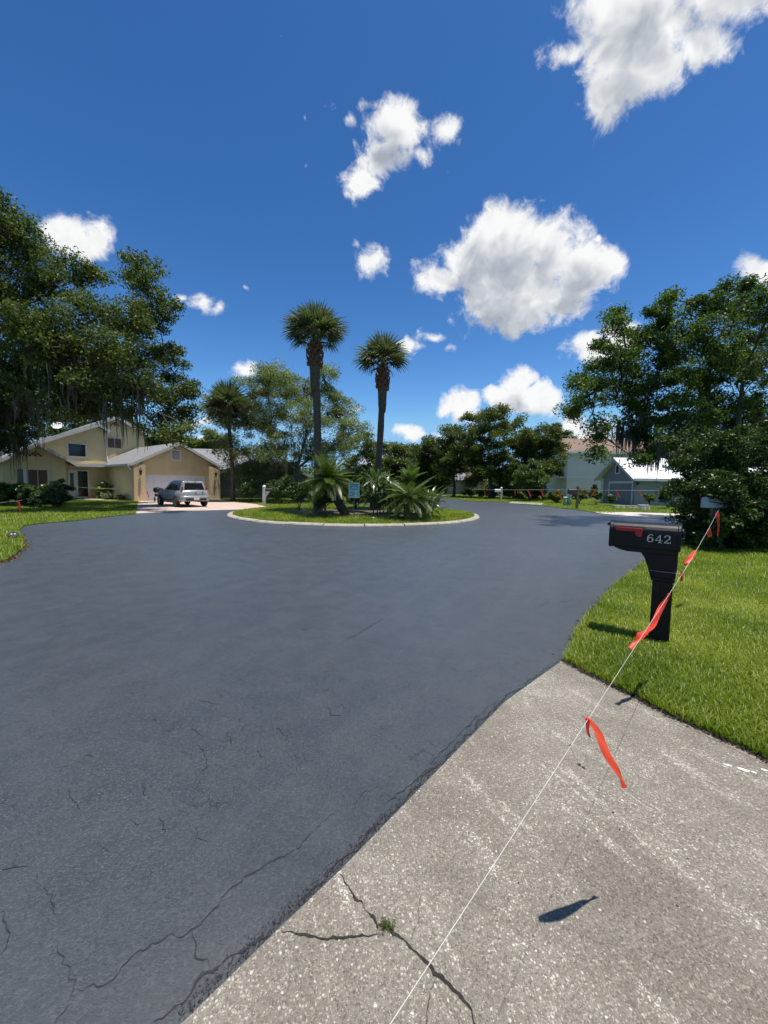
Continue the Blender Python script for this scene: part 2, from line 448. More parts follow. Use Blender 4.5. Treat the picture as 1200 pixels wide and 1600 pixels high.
leaf_mat('leaf_oak', (0.021, 0.033, 0.009), (0.062, 0.084, 0.021), (0.148, 0.173, 0.052), .5, 0.34, .25, .45)
leaf_mat('leaf_oak_pale', (0.069, 0.090, 0.034), (0.160, 0.189, 0.084), (0.286, 0.312, 0.156), .5, 0.36, .25, .5)
leaf_mat('leaf_oak_right', (0.020, 0.039, 0.009), (0.056, 0.097, 0.020), (0.142, 0.192, 0.045), .5, 0.36, .25, .5)
leaf_mat('leaf_hedge', (.014, .030, .006), (.030, .058, .010), (.090, .135, .022), .42, .2, .3, 1.2)
leaf_mat('leaf_mid', (0.032, 0.046, 0.010), (0.084, 0.108, 0.026), (0.176, 0.195, 0.055), .5, 0.34, .25, .3)
leaf_mat('leaf_bright', (.040, .070, .014), (.080, .125, .026), (.140, .190, .045), .45, .3, .4, .4)
leaf_mat('leaf_shrub', (.024, .048, .012), (.050, .088, .022), (.110, .160, .050), .38, .25, .45, 1.5)
leaf_mat('leaf_lime', (.18, .25, .02), (.28, .36, .03), (.42, .48, .06), .5, .35, .3, 2)
leaf_mat('frond_sabal', (.040, .054, .024), (.085, .102, .050), (.19, .205, .125), .34, .2, .55, 1.0)
leaf_mat('frond_sago', (.028, .052, .007), (.066, .100, .014), (.135, .170, .032), .36, .2, .4, 1.5)
leaf_mat('leaf_strap', (.035, .060, .020), (.070, .110, .040), (.20, .25, .13), .3, .25, .55, 2.0)
leaf_mat('leaf_greygrass', (.10, .13, .075), (.16, .19, .11), (.24, .27, .17), .6, .2, .3, 2.0)
leaf_mat('grass_blade', (.090, .135, .010), (.180, .240, .016), (.39, .39, .075), .42, .40, .4, 1.1)
leaf_mat('leaf_dry', (.05, .035, .022), (.10, .07, .04), (.18, .13, .08), .8, .1, .2, 3)
M = MATS

# ------------------------------------------------------------------ mesh helpers
def link(o, parent=None):
    COL.objects.link(o)
    if parent is not None:
        o.parent = parent
    return o
def tag(o, label=None, cat=None, group=None, kind=None):
    if label: o['label'] = label
    if cat: o['category'] = cat
    if group: o['group'] = group
    if kind: o['kind'] = kind
    return o
def thing(name, label, cat, loc=(0, 0, 0), rz=0.0, group=None):
    o = bpy.data.objects.new(name, None)
    o.empty_display_size = .2
    o.location = loc
    o.rotation_euler = (0, 0, rz)
    link(o)
    return tag(o, label, cat, group)
def np_mesh(name, verts, faces, mat, parent=None, smooth=False):
    """verts (n,3), faces (m,k) arrays -> one mesh object, quickly"""
    me = bpy.data.meshes.new(name)
    v = np.ascontiguousarray(verts, dtype=np.float32)
    f = np.ascontiguousarray(faces, dtype=np.int32)
    k = f.shape[1]
    me.vertices.add(len(v)); me.vertices.foreach_set('co', v.ravel())
    me.loops.add(f.size); me.loops.foreach_set('vertex_index', f.ravel())
    me.polygons.add(len(f))
    me.polygons.foreach_set('loop_start', np.arange(0, f.size, k, dtype=np.int32))
    me.polygons.foreach_set('loop_total', np.full(len(f), k, dtype=np.int32))
    if smooth:
        me.polygons.foreach_set('use_smooth', np.ones(len(f), dtype=bool))
    me.update(calc_edges=True)
    me.materials.append(M[mat])
    return link(bpy.data.objects.new(name, me), parent)
class MB:
    def __init__(self):
        self.v, self.f = [], []
    def add(self, vs, fs):
        n = len(self.v)
        self.v += [tuple(p) for p in vs]
        self.f += [tuple(i + n for i in q) for q in fs]
        return self
    def box(self, x0, x1, y0, y1, z0, z1, M4=None):
        vs = [(x, y, z) for z in (z0, z1) for x, y in ((x0, y0), (x1, y0), (x1, y1), (x0, y1))]
        if M4 is not None: vs = [M4 @ Vector(p) for p in vs]
        return self.add(vs, [(3, 2, 1, 0), (4, 5, 6, 7), (0, 1, 5, 4), (1, 2, 6, 5), (2, 3, 7, 6), (3, 0, 4, 7)])
    def prism(self, poly, y0, y1, plane='xz'):
        n = len(poly)
        if plane == 'xz':
            vs = [(a, y0, c) for a, c in poly] + [(a, y1, c) for a, c in poly]
        elif plane == 'yz':
            vs = [(y0, a, c) for a, c in poly] + [(y1, a, c) for a, c in poly]
        else:
            vs = [(a, c, y0) for a, c in poly] + [(a, c, y1) for a, c in poly]
        fs = [tuple(range(n)), tuple(range(2 * n - 1, n - 1, -1))]
        fs += [(i, i + n, (i + 1) % n + n, (i + 1) % n) for i in range(n)]
        return self.add(vs, fs)
    def tube(self, pts, rad, n=8, cap=True):
        pts = [Vector(p) for p in pts]
        if isinstance(rad, (int, float)): rad = [rad] * len(pts)
        b0 = len(self.v)
        vs, fs = [], []
        up = Vector((0, 0, 1))
        prevx = None
        for i, p in enumerate(pts):
            d = (pts[min(i + 1, len(pts) - 1)] - pts[max(i - 1, 0)]).normalized()
            x = d.cross(up) if prevx is None else prevx - d * prevx.dot(d)
            if x.length < 1e-4: x = d.cross(Vector((0, 1, 0)))
            x.normalize(); prevx = x
            y = d.cross(x)
            for k in range(n):
                a = 2 * PI * k / n
                vs.append(p + x * (math.cos(a) * rad[i]) + y * (math.sin(a) * rad[i]))
        for i in range(len(pts) - 1):
            for k in range(n):
                fs.append((i * n + k, i * n + (k + 1) % n, (i + 1) * n + (k + 1) % n, (i + 1) * n + k))
        if cap:
            fs.append(tuple(range(n - 1, -1, -1)))
            fs.append(tuple(range((len(pts) - 1) * n, len(pts) * n)))
        return self.add(vs, fs)
    def lathe(self, prof, n=20, c=(0, 0, 0), axis='z'):
        vs, fs = [], []
        for r, h in prof:
            for k in range(n):
                a = 2 * PI * k / n
                q = (r * math.cos(a), r * math.sin(a), h)
                if axis == 'x': q = (h, q[0], q[1])
                if axis == 'y': q = (q[0], h, q[1])
                vs.append((q[0] + c[0], q[1] + c[1], q[2] + c[2]))
        for i in range(len(prof) - 1):
            for k in range(n):
                fs.append((i * n + k, i * n + (k + 1) % n, (i + 1) * n + (k + 1) % n, (i + 1) * n + k))
        fs.append(tuple(range(n - 1, -1, -1))); fs.append(tuple(range((len(prof) - 1) * n, len(prof) * n)))
        return self.add(vs, fs)
    def build(self, name, mat, parent=None, smooth=False, bevel=0.0, seg=2):
        me = bpy.data.meshes.new(name)
        me.from_pydata(self.v, [], self.f)
        bm = bmesh.new(); bm.from_mesh(me)
        bmesh.ops.recalc_face_normals(bm, faces=bm.faces)
        if bevel:
            es = [e for e in bm.edges if len(e.link_faces) == 2 and e.calc_face_angle(0) > .5]
            bmesh.ops.bevel(bm, geom=es, offset=bevel, segments=seg, affect='EDGES', profile=.5)
        for f in bm.faces: f.smooth = smooth
        bm.to_mesh(me); bm.free()
        me.materials.append(M[mat])
        return link(bpy.data.objects.new(name, me), parent)
def copy_tree(o, parent=None):
    c = o.copy()
    link(c); c.parent = parent
    for ch in list(o.children):
        copy_tree(ch, c)
    return c
def jag(poly, step=.3, amp=.03, closed=True, seed=0, lim=45):
    """walk an outline in small steps with an uneven edge"""
    out = []
    n = len(poly)
    for i in range(n if closed else n - 1):
        a, b_ = Vector(poly[i]), Vector(poly[(i + 1) % n])
        ln = (b_ - a).length
        far = max(a.length, b_.length) > lim
        k = 1 if far else max(1, int(ln / step))
        nr = Vector((-(b_ - a).y, (b_ - a).x)).normalized() if ln > 1e-6 else Vector((0, 0))
        for j in range(k):
            p = a.lerp(b_, j / k)
            o = 0 if far else amp * (mnoise.noise((p.x * 1.7 + seed, p.y * 1.7, 0)) * 1.3 + mnoise.noise((p.x * 7, p.y * 7 + seed, 3)) * .7)
            out.append((p.x + nr.x * o, p.y + nr.y * o))
    if not closed:
        out.append(tuple(poly[-1]))
    return out
def smooth_poly(pts, it=2):
    """corner cutting on an open polyline"""
    for _ in range(it):
        q = [pts[0]]
        for a, b_ in zip(pts[:-1], pts[1:]):
            q += [(a[0] * .75 + b_[0] * .25, a[1] * .75 + b_[1] * .25), (a[0] * .25 + b_[0] * .75, a[1] * .25 + b_[1] * .75)]
        pts = q + [pts[-1]]
    return pts
def slab(name, poly, z0, z1, mat, parent=None, kind='structure'):
    n = len(poly)
    me = bpy.data.meshes.new(name)
    vs = [(x, y, z1) for x, y in poly] + [(x, y, z0) for x, y in poly]
    a = sum(poly[i][0] * poly[(i + 1) % n][1] - poly[(i + 1) % n][0] * poly[i][1] for i in range(n))
    top = tuple(range(n)) if a > 0 else tuple(range(n - 1, -1, -1))
    fs = [top] + [(i, (i + 1) % n, (i + 1) % n + n, i + n) for i in range(n)]
    me.from_pydata(vs, [], fs)
    bm = bmesh.new(); bm.from_mesh(me)
    bmesh.ops.triangulate(bm, faces=[f for f in bm.faces if len(f.verts) > 4])
    for f in bm.faces: f.normal_update()
    bm.to_mesh(me); bm.free()
    me.materials.append(M[mat])
    o = link(bpy.data.objects.new(name, me), parent)
    if kind: o['kind'] = kind
    return o
def inside(poly, x, y):
    c = np.zeros(len(x), dtype=bool)
    n = len(poly)
    for i in range(n):
        x0, y0 = poly[i]; x1, y1 = poly[(i + 1) % n]
        if y0 == y1: continue
        hit = ((y0 > y) != (y1 > y)) & (x < (x1 - x0) * (y - y0) / (y1 - y0) + x0)
        c ^= hit
    return c

# ------------------------------------------------------------------ the ground
me = bpy.data.meshes.new('ground')
me.from_pydata([(-900, -300, -.05), (900, -300, -.05), (900, 1500, -.05), (-900, 1500, -.05)], [], [(0, 1, 2, 3)])
me.materials.append(M['turf'])
tag(link(bpy.data.objects.new('ground', me)), kind='structure')

pxs = lambda *q: [G2(*p) for p in q]
EDGE_L = [(-22, 2.5), (-13.0, 5.3)] + pxs((0, 880), (25, 868), (40, 852), (34, 838), (29, 828), (43, 820), (110, 815), (167, 808), (213, 803))
EDGE_DRIVE = pxs((213, 803), (287, 799), (367, 797), (432, 796))
EDGE_BACK = pxs((432, 796), (500, 790), (560, 786), (620, 781.5))
EDGE_FAR = pxs((690, 777.5), (715, 780.5), (739, 783.5), (774, 784), (800, 786), (850, 791), (900, 797), (940, 803))
EDGE_R2 = pxs((940, 803), (1000, 808), (1058, 813))
EDGE_R3 = pxs((1085, 826), (1080, 838), (1062, 850))
EDGE_R = pxs((1062, 850), (1035, 862), (1008, 878), (975, 905), (935, 940), (905, 985), (880, 1032))
EDGE_SLAB = pxs((880, 1033), (790, 1098), (700, 1190), (610, 1283), (530, 1366), (440, 1452), (290, 1600))
SPUR = [(-4, 47), (-40, 60), (-40, 68), (-2, 54)]
road_poly = (EDGE_L + EDGE_DRIVE[1:] + EDGE_BACK[1:] + SPUR + EDGE_FAR + EDGE_R2[1:] + EDGE_R3 + EDGE_R[1:] + EDGE_SLAB[1:]
             + [(-2.6, -.9), (-5.5, -4), (-22, -5)])
road_j = jag(road_poly, .25, .02, seed=1)
road = slab('road', road_j, -.06, 0.0, 'sealed_asphalt')

lawnA_edge = EDGE_R[:]                                           # lawn with the black mailbox
SLAB_R = pxs((880, 1034), (1010, 1101), (1200, 1193))
lawn_a = jag(smooth_poly(EDGE_R, 1), .12, .035, False, 2)[:-1] + jag(SLAB_R + [(4.4, -2.4)], .1, .02, False, 3) + [(16, -2.4), (16, 15), G2(1130, 838), G2(1100, 845)]
lawn_b = jag(smooth_poly(EDGE_L, 1), .15, .05, False, 4) + [(-19.6, 30.6), (-19, 45), (-45, 45), (-45, 2.5)]
lawn_c = jag(EDGE_BACK, .3, .05, False, 5) + [SPUR[0], SPUR[1], (-45, 64), (-45, 45), (-14.6, 37)] + pxs((346, 781.5), (400, 788.5))
lawn_d = jag(EDGE_FAR, .3, .05, False, 6) + pxs((985, 801.2), (1058, 803), (1120, 804)) + [(60, 26), (80, 110), (-60, 110), (-40, 69), (-2, 55)]
lawn_e = pxs((1058, 814), (1085, 826), (1082, 836)) + pxs((1130, 837)) + [(18, 15.5), (24, 17), (24, 20.5)] + pxs((1100, 816.5))
LAWNS = [lawn_a, lawn_b, lawn_c, lawn_d, lawn_e]
for i, p in enumerate(LAWNS):
    slab('lawn', p, -.04, .022, 'turf')

drive = slab('driveway', pxs((880, 1033.5), (1010, 1101.5), (1200, 1193.5)) + [(4.4, -2.45), (-5.4, -4), (-2.6, -.92)] + EDGE_SLAB[::-1], -.04, .014, 'shell_concrete')
pav = slab('paver_driveway', jag(EDGE_DRIVE, .4, .02, False, 8) + pxs((400, 788.3), (344, 781.2)) + [(-15.7, 36.4), (-20.3, 30.9), (-19.9, 30.1)] + pxs((206, 786)), -.03, .030, 'pink_pavers')
eb = [(p[0], p[1]) for p in jag(EDGE_DRIVE, .8, .0, False)]
slab('concrete_border', [(x, y - .02) for x, y in eb] + [(x - .12, y + .42) for x, y in eb[::-1]], -.03, .036, 'drive_concrete', pav, None)
walk = slab('front_walk', pxs((120, 779), (150, 779), (207, 785), (207, 789), (160, 784)), -.03, .034, 'drive_concrete')
slab('concrete_driveway', pxs((926, 800.2), (942, 803.5), (1000, 808.3), (1058, 813.3), (1100, 817), (1100, 803.8), (1058, 803.2), (985, 801)), -.03, .032, 'drive_concrete')
slab('concrete_apron', pxs((1062, 849), (1080, 837.5), (1135, 836.5), (1140, 846), (1100, 850)), -.03, .030, 'drive_concrete')
slab('concrete_path', pxs((795, 786), (845, 789.5), (850, 786.5), (800, 784.2)), -.03, .031, 'drive_concrete')

# island: mounded turf inside a segmented concrete kerb
IC, IR = Vector((-1.5, 20.75)), 6.5
rings, segs = 14, 96
vs, fs = [(IC.x, IC.y, .20)], []
def island_z(x, y):
    r = math.hypot(x - IC.x, y - IC.y) / (IR - .26)
    return .09 + .11 * max(0, 1 - r * r) + .02 * mnoise.noise((x * .8, y * .8, 1))
for i in range(1, rings + 1):
    r = (IR - .26) * i / rings
    for k in range(segs):
        a = 2 * PI * k / segs
        x, y = IC.x + r * math.cos(a), IC.y + r * math.sin(a)
        vs.append((x, y, island_z(x, y)))
for k in range(segs):
    fs.append((0, 1 + k, 1 + (k + 1) % segs))
for i in range(rings - 1):
    for k in range(segs):
        a, b_ = 1 + i * segs, 1 + (i + 1) * segs
        fs.append((a + k, b_ + k, b_ + (k + 1) % segs, a + (k + 1) % segs))
me = bpy.data.meshes.new('island_lawn'); me.from_pydata(vs, [], fs); me.materials.append(M['turf'])
island = tag(link(bpy.data.objects.new('island_lawn', me)), kind='structure')
kerb = tag(thing('island_kerb', None, None), kind='structure')
nk = 26
for k in range(nk):
    mb = MB()
    a0, a1 = 2 * PI * (k + .012) / nk, 2 * PI * (k + 1 - .012) / nk
    prof = [(IR, -.03), (IR, .03), (IR - .04, .08), (IR - .26, .10), (IR - .26, -.03)]
    dz = random.uniform(-.012, .012); dr = random.uniform(-.015, .015)
    st = 7
    vv, ff = [], []
    for i in range(st + 1):
        a = a0 + (a1 - a0) * i / st
        for r, z in prof:
            vv.append((IC.x + (r + dr) * math.cos(a), IC.y + (r + dr) * math.sin(a), z + (dz if z > 0 else 0)))
    m_ = len(prof)
    for i in range(st):
        for j in range(m_):
            ff.append((i * m_ + j, (i + 1) * m_ + j, (i + 1) * m_ + (j + 1) % m_, i * m_ + (j + 1) % m_))
    ff += [tuple(range(m_)), tuple(range(st * m_ + m_ - 1, st * m_ - 1, -1))]
    mb.add(vv, ff).build('kerb_stone', 'kerb_concrete', kerb)
# planting bed
bed = [(IC.x - 2.6, IC.y - 3.3), (IC.x + .2, IC.y - 3.7), (IC.x + 3.0, IC.y - 3.2), (IC.x + 3.6, IC.y - 1.5), (IC.x + 2.0, IC.y + .5), (IC.x - 1.6, IC.y + .6), (IC.x - 3.6, IC.y - 1.2)]
bj = jag(bed, .25, .12, True, 9)
c0 = Vector((IC.x, IC.y - 1.8))
vs = [(c0.x, c0.y, island_z(c0.x, c0.y) + .03)]
for f_ in (.5, .8, 1.0):
    for x, y in bj:
        p = c0.lerp(Vector((x, y)), f_); vs.append((p.x, p.y, island_z(p.x, p.y) + (.03 if f_ < 1 else .004)))
n = len(bj)
fs = [(0, 1 + k, 1 + (k + 1) % n) for k in range(n)] + [(1 + r * n + k, 1 + (r + 1) * n + k, 1 + (r + 1) * n + (k + 1) % n, 1 + r * n + (k + 1) % n) for r in range(2) for k in range(n)]
me = bpy.data.meshes.new('planting_bed'); me.from_pydata(vs, [], fs); me.materials.append(M['mulch'])
tag(link(bpy.data.objects.new('planting_bed', me)), kind='structure')

# ------------------------------------------------------------------ cracks (open joints with ragged lips)
def crack(parent, pts, w, mat, z, seed, step=.012, wob=.016):
    pts = jag(pts, step, 0, False, seed)
    rr = random.Random(seed)
    vs, fs = [], []
    n = len(pts)
    nz = lambda x, y, f, k: mnoise.noise((x * f + seed * 1.37, y * f, k))
    for i, (x, y) in enumerate(pts):
        q = pts[min(i + 2, n - 1)]; p = pts[max(i - 2, 0)]
        d = Vector((q[0] - p[0], q[1] - p[1]))
        nr = Vector((-d.y, d.x)).normalized() if d.length else Vector((1, 0))
        tg = Vector((nr.y, -nr.x))
        o = wob * (nz(x, y, 9, 0) * 1.2 + nz(x, y, 30, 5) * .9 + nz(x, y, 85, 9) * .55)
        o2 = wob * (nz(x, y, 40, 12) * .6)
        e = min(1, 5 * i / n, 5 * (n - 1 - i) / n) * .8 + .2
        ww = w * e * max(.12, .75 + 1.3 * nz(x, y, 14, 3) + 1.0 * nz(x, y, 60, 7) + rr.uniform(-.2, .2))
        for s in (-1, 1):
            vs.append((x + nr.x * (o + s * ww * .5) + tg.x * o2, y + nr.y * (o + s * ww * .5) + tg.y * o2, z))
    for i in range(n - 1):
        fs.append((2 * i, 2 * i + 1, 2 * i + 3, 2 * i + 2))
    me = bpy.data.meshes.new('crack'); me.from_pydata(vs, [], fs); me.materials.append(M[mat])
    return link(bpy.data.objects.new('crack', me), parent)
for i, (pts, w) in enumerate([
    ([(80, 1600), (117, 1550), (185, 1522), (210, 1490), (300, 1450), (345, 1410), (367, 1382), (425, 1345), (475, 1322), (500, 1290), (520, 1270)], .007),
    ([(300, 1452), (304, 1495), (325, 1518)], .005), ([(117, 1550), (102, 1495), (87, 1468)], .0035),
    ([(240, 1600), (285, 1568), (320, 1530), (360, 1500), (400, 1474), (440, 1454)], .011),
    ([(5, 1355), (20, 1357), (45, 1352)], .006), ([(8, 1420), (12, 1460), (4, 1500)], .006), ([(70, 1385), (85, 1420), (88, 1430)], .005),
    ([(105, 1235), (122, 1268)], .006), ([(222, 1225), (235, 1246), (252, 1248)], .006), ([(250, 1278), (260, 1300)], .006), ([(300, 1135), (318, 1150)], .006),
    ([(352, 1142), (362, 1165)], .007), ([(512, 1105), (520, 1118), (536, 1118)], .008), ([(535, 1003), (565, 988), (600, 965)], .012), ([(400, 1170), (412, 1184)], .006),
    ([(310, 1165), (325, 1195), (318, 1215)], .005), ([(130, 1180), (150, 1182)], .006), ([(205, 1278), (215, 1290)], .006), ([(430, 1135), (450, 1150)], .006),
]):
    crack(road, [G2(*p) for p in pts], w * .85, 'crack_dark', .0025, 20 + i)
rr = random.Random(77)
for i in range(20):                          # short cracks scattered over the worn part of the lane
    px, py = rr.gauss(300, 170), rr.gauss(1240, 130)
    if rr.random() < .25: px, py = rr.uniform(560, 960), rr.uniform(860, 1010)
    if px < -60 or px > 1000 or py > 1560 or py < 850: continue
    p = Vector(G2(px, py))
    if px > 880 - (py - 1033) * 1.02 - 60 and py > 1000: continue
    a = rr.choice((.9, 1.3, 2.2, -.4)) + rr.gauss(0, .4)
    q = [p]
    for k in range(rr.randint(2, 4)):
        a += rr.gauss(0, .6)
        q.append(q[-1] + Vector((math.cos(a), math.sin(a))) * rr.uniform(.03, .075) * max(1, p.y / 2.5))
    crack(road, [tuple(v) for v in q], rr.uniform(.0012, .0026) * max(1, p.y / 2.0), 'crack_dark', .0025, 200 + i, .008, .010)
# ragged joint where the sealer meets the concrete
for i, off in enumerate((.030, .062)):
    sl = EDGE_SLAB[0:6]
    crack(road, [(x - off * .75 - .01 * i, y + off * .66) for x, y in sl[i:6 - 2 * i]], .011 - .005 * i, 'crack_dark', .0025 + .0012 * i, 60 + i, .03, .022)
for i, (pts, w) in enumerate([
    ([(530, 1366), (555, 1402), (590, 1446), (610, 1455), (650, 1490), (690, 1525), (720, 1560), (748, 1606)], .0105),
    ([(440, 1453), (480, 1463), (520, 1466), (570, 1466), (600, 1455)], .0065), ([(662, 1606), (672, 1550), (690, 1527)], .004), ([(660, 1400), (640, 1480)], .003)]):
    crack(drive, [G(*p, .014).xy for p in pts], w, 'crack_soil', .0165, 40 + i, .012, .012)
def flat_blob(name, c, rx, ry, rot, mat, parent, z, seed):
    vs = []
    for k in range(18):
        a = 2 * PI * k / 18
        r = 1 + .55 * mnoise.noise((math.cos(a) * 1.7 + seed, math.sin(a) * 1.7, seed))
        x, y = rx * r * math.cos(a), ry * r * math.sin(a)
        vs.append((c[0] + x * math.cos(rot) - y * math.sin(rot), c[1] + x * math.sin(rot) + y * math.cos(rot), z))
    me = bpy.data.meshes.new(name); me.from_pydata(vs, [], [tuple(range(18))]); me.materials.append(M[mat])
    return link(bpy.data.objects.new(name, me), parent)
for i, (px, py, rx, ry) in enumerate([(1138, 1196, .022, .006), (1162, 1203, .03, .011), (1178, 1207, .012, .008), (1196, 1204, .016, .007)]):
    flat_blob('paint_spot', G(px, py, .014).xy, rx, ry, -.5, 'paint_spot', drive, .0165, i * 3.1)
for i, (px, py, r) in enumerate([(892, 1165, .012), (905, 1195, .014), (912, 1200, .01), (958, 1270, .006), (968, 1297, .006), (1058, 1416, .005), (1075, 1342, .004), (810, 1380, .004)]):
    flat_blob('stain', G(px, py, .014).xy, r, r * .6, i, 'crack_soil', drive, .0163, i * 2.3)

e0 = [Vector(p) for p in SLAB_R]
dn = (e0[2] - e0[0]).normalized(); nn_ = Vector((dn.y, -dn.x))
if nn_.dot(Vector((0, 0)) - e0[0]) < 0: nn_ = -nn_
band = jag([tuple(p) for p in e0], .06, .004, False, 12)
slab('tooled_edge', [(p[0] + nn_.x * .006, p[1] + nn_.y * .006) for p in band] + [(p[0] + nn_.x * .055, p[1] + nn_.y * .055) for p in jag([tuple(p) for p in e0], .06, .008, False, 13)[::-1]], .0, .0165, 'edge_concrete', drive, None)

# ------------------------------------------------------------------ grass
def blades(n, poly, h, w, zf, near=True, lean=.55, box=None, weight=None):
    xs = [p[0] for p in poly]; ys = [p[1] for p in poly]
    x0, x1, y0, y1 = box or (min(xs), max(xs), min(ys), max(ys))
    X = RNG.uniform(x0, x1, n); Y = RNG.uniform(y0, y1, n)
    k = inside(poly, X, Y)
    if weight is not None:
        k &= RNG.random(n) < weight(X, Y)
    X, Y = X[k], Y[k]; n = len(X)
    a = RNG.uniform(0, 2 * PI, n)
    ca, sa = np.cos(a), np.sin(a)
    hh = h * RNG.uniform(.55, 1.3, n); ww = w * RNG.uniform(.7, 1.3, n)
    le = lean * hh * RNG.uniform(.2, 1.6, n)
    Z = zf(X, Y)
    def pt(along, side, z):
        return np.stack([X + ca * along - sa * side, Y + sa * along + ca * side, Z + z], 1)
    if near:
        V = np.stack([pt(0 * hh, -ww, -.01 + 0 * hh), pt(0 * hh, ww, -.01 + 0 * hh), pt(le * .35, ww * .95, hh * .6), pt(le * .35, -ww * .95, hh * .6),
                      pt(le, ww * .12, hh), pt(le, -ww * .12, hh)], 1).reshape(-1, 3)
        b_ = np.arange(n)[:, None] * 6
        F = np.concatenate([b_ + np.array([[0, 1, 2, 3]]), b_ + np.array([[3, 2, 4, 5]])])
    else:
        V = np.stack([pt(0 * hh, -ww, -.01 + 0 * hh), pt(0 * hh, ww, -.01 + 0 * hh), pt(le, ww * .25, hh), pt(le, -ww * .25, hh)], 1).reshape(-1, 3)
        F = np.arange(n)[:, None] * 4 + np.array([[0, 1, 2, 3]])
    return V, F
zc = lambda z: (lambda X, Y: np.full(len(X), z))
V, F = blades(360000, lawn_a, .050, .0030, zc(.022), True, .8, (1.4, 6.0, 1.0, 7.0), lambda X, Y: np.clip(1.25 - .13 * Y, .25, 1) * (X / Y < 1.25))
tag(np_mesh('grass', V, F, 'grass_blade'), 'bright green broad-bladed grass around the black mailbox', 'grass', kind='stuff')
V, F = blades(120000, lawn_a, .062, .006, zc(.022), False, .8, (4.0, 14.0, 5.5, 14.0), lambda X, Y: X / Y < 1.2)
tag(np_mesh('grass', V, F, 'grass_blade'), 'green grass running up to the big dark hedge', 'grass', kind='stuff')
izv = np.vectorize(island_z)
circ = [(IC.x + (IR - .27) * math.cos(a), IC.y + (IR - .27) * math.sin(a)) for a in np.linspace(0, 2 * PI, 60, endpoint=False)]
inbed = lambda X, Y: ~inside(bj, X, Y) * 1.0
V, F = blades(100000, circ, .085, .008, lambda X, Y: izv(X, Y), False, .6, weight=inbed)
tag(np_mesh('grass', V, F, 'grass_blade'), 'bright lawn grass growing on the round island', 'grass', kind='stuff')
V, F = blades(160000, lawn_b, .075, .0085, zc(.022), False, .7, (-24, -6, 6, 31), lambda X, Y: (X / Y > -1.2) * 1.0)
tag(np_mesh('grass', V, F, 'grass_blade'), 'lawn grass in front of the yellow house', 'grass', kind='stuff')
V, F = blades(60000, lawn_c, .07, .012, zc(.022), False, .7, (-18, 0, 22, 45))
tag(np_mesh('grass', V, F, 'grass_blade'), 'grass behind the round island beside the pink driveway', 'grass', kind='stuff')
V, F = blades(90000, lawn_d, .07, .012, zc(.022), False, .7, (4, 26, 22, 62))
tag(np_mesh('grass', V, F, 'grass_blade'), 'grass strip in front of the grey gabled house', 'grass', kind='stuff')
# turned soil and clippings along the cut lawn edges
def litter(path, n, spread, size, mat, label, zz=.02, side=0.0):
    idx = RNG.integers(0, len(path) - 1, n)
    p = np.array(path)
    t_ = RNG.random(n)[:, None]
    c = p[idx] * (1 - t_) + p[idx + 1] * t_
    c = c + RNG.normal(0, spread, (n, 2)) + side
    z = RNG.uniform(.0, zz, n)
    pos = np.column_stack([c, z])
    d = RNG.normal(0, 1, (n, 3)); d[:, 2] *= .35; d /= np.linalg.norm(d, axis=1)[:, None]
    s = np.cross(d, RNG.normal(0, 1, (n, 3))); s /= np.linalg.norm(s, axis=1)[:, None]
    ln = size * RNG.uniform(.4, 1.5, n)[:, None]
    V = np.stack([pos - d * ln, pos + s * ln * .4, pos + d * ln, pos - s * ln * .4], 1).reshape(-1, 3)
    V[:, 2] = np.maximum(V[:, 2], .004)
    F = np.arange(n)[:, None] * 4 + np.array([[0, 1, 2, 3]])
    return tag(np_mesh('leaf_litter', V, F, mat), label, 'debris', kind='stuff')
ea = jag(smooth_poly(EDGE_R, 1), .12, .035, False, 2)
litter(ea, 2600, .035, .013, 'leaf_dry', 'dark crumbs of soil and dead leaves along the lawn edge by the road')
litter([(p[0] + nn_.x * .018, p[1] + nn_.y * .018) for p in jag(SLAB_R, .1, .02, False, 3)], 4200, .014, .009, 'soil', 'dark soil crumbs between the driveway slab and the lawn', .03)
litter([G2(*p) for p in ((0, 882), (25, 870), (42, 852), (34, 836))], 500, .05, .03, 'leaf_dry', 'dead leaves along the far left lawn edge')
litter([G2(597, 1452), G2(610, 1457)], 260, .012, .005, 'leaf_mid', 'tuft of moss where the driveway cracks meet', .03)

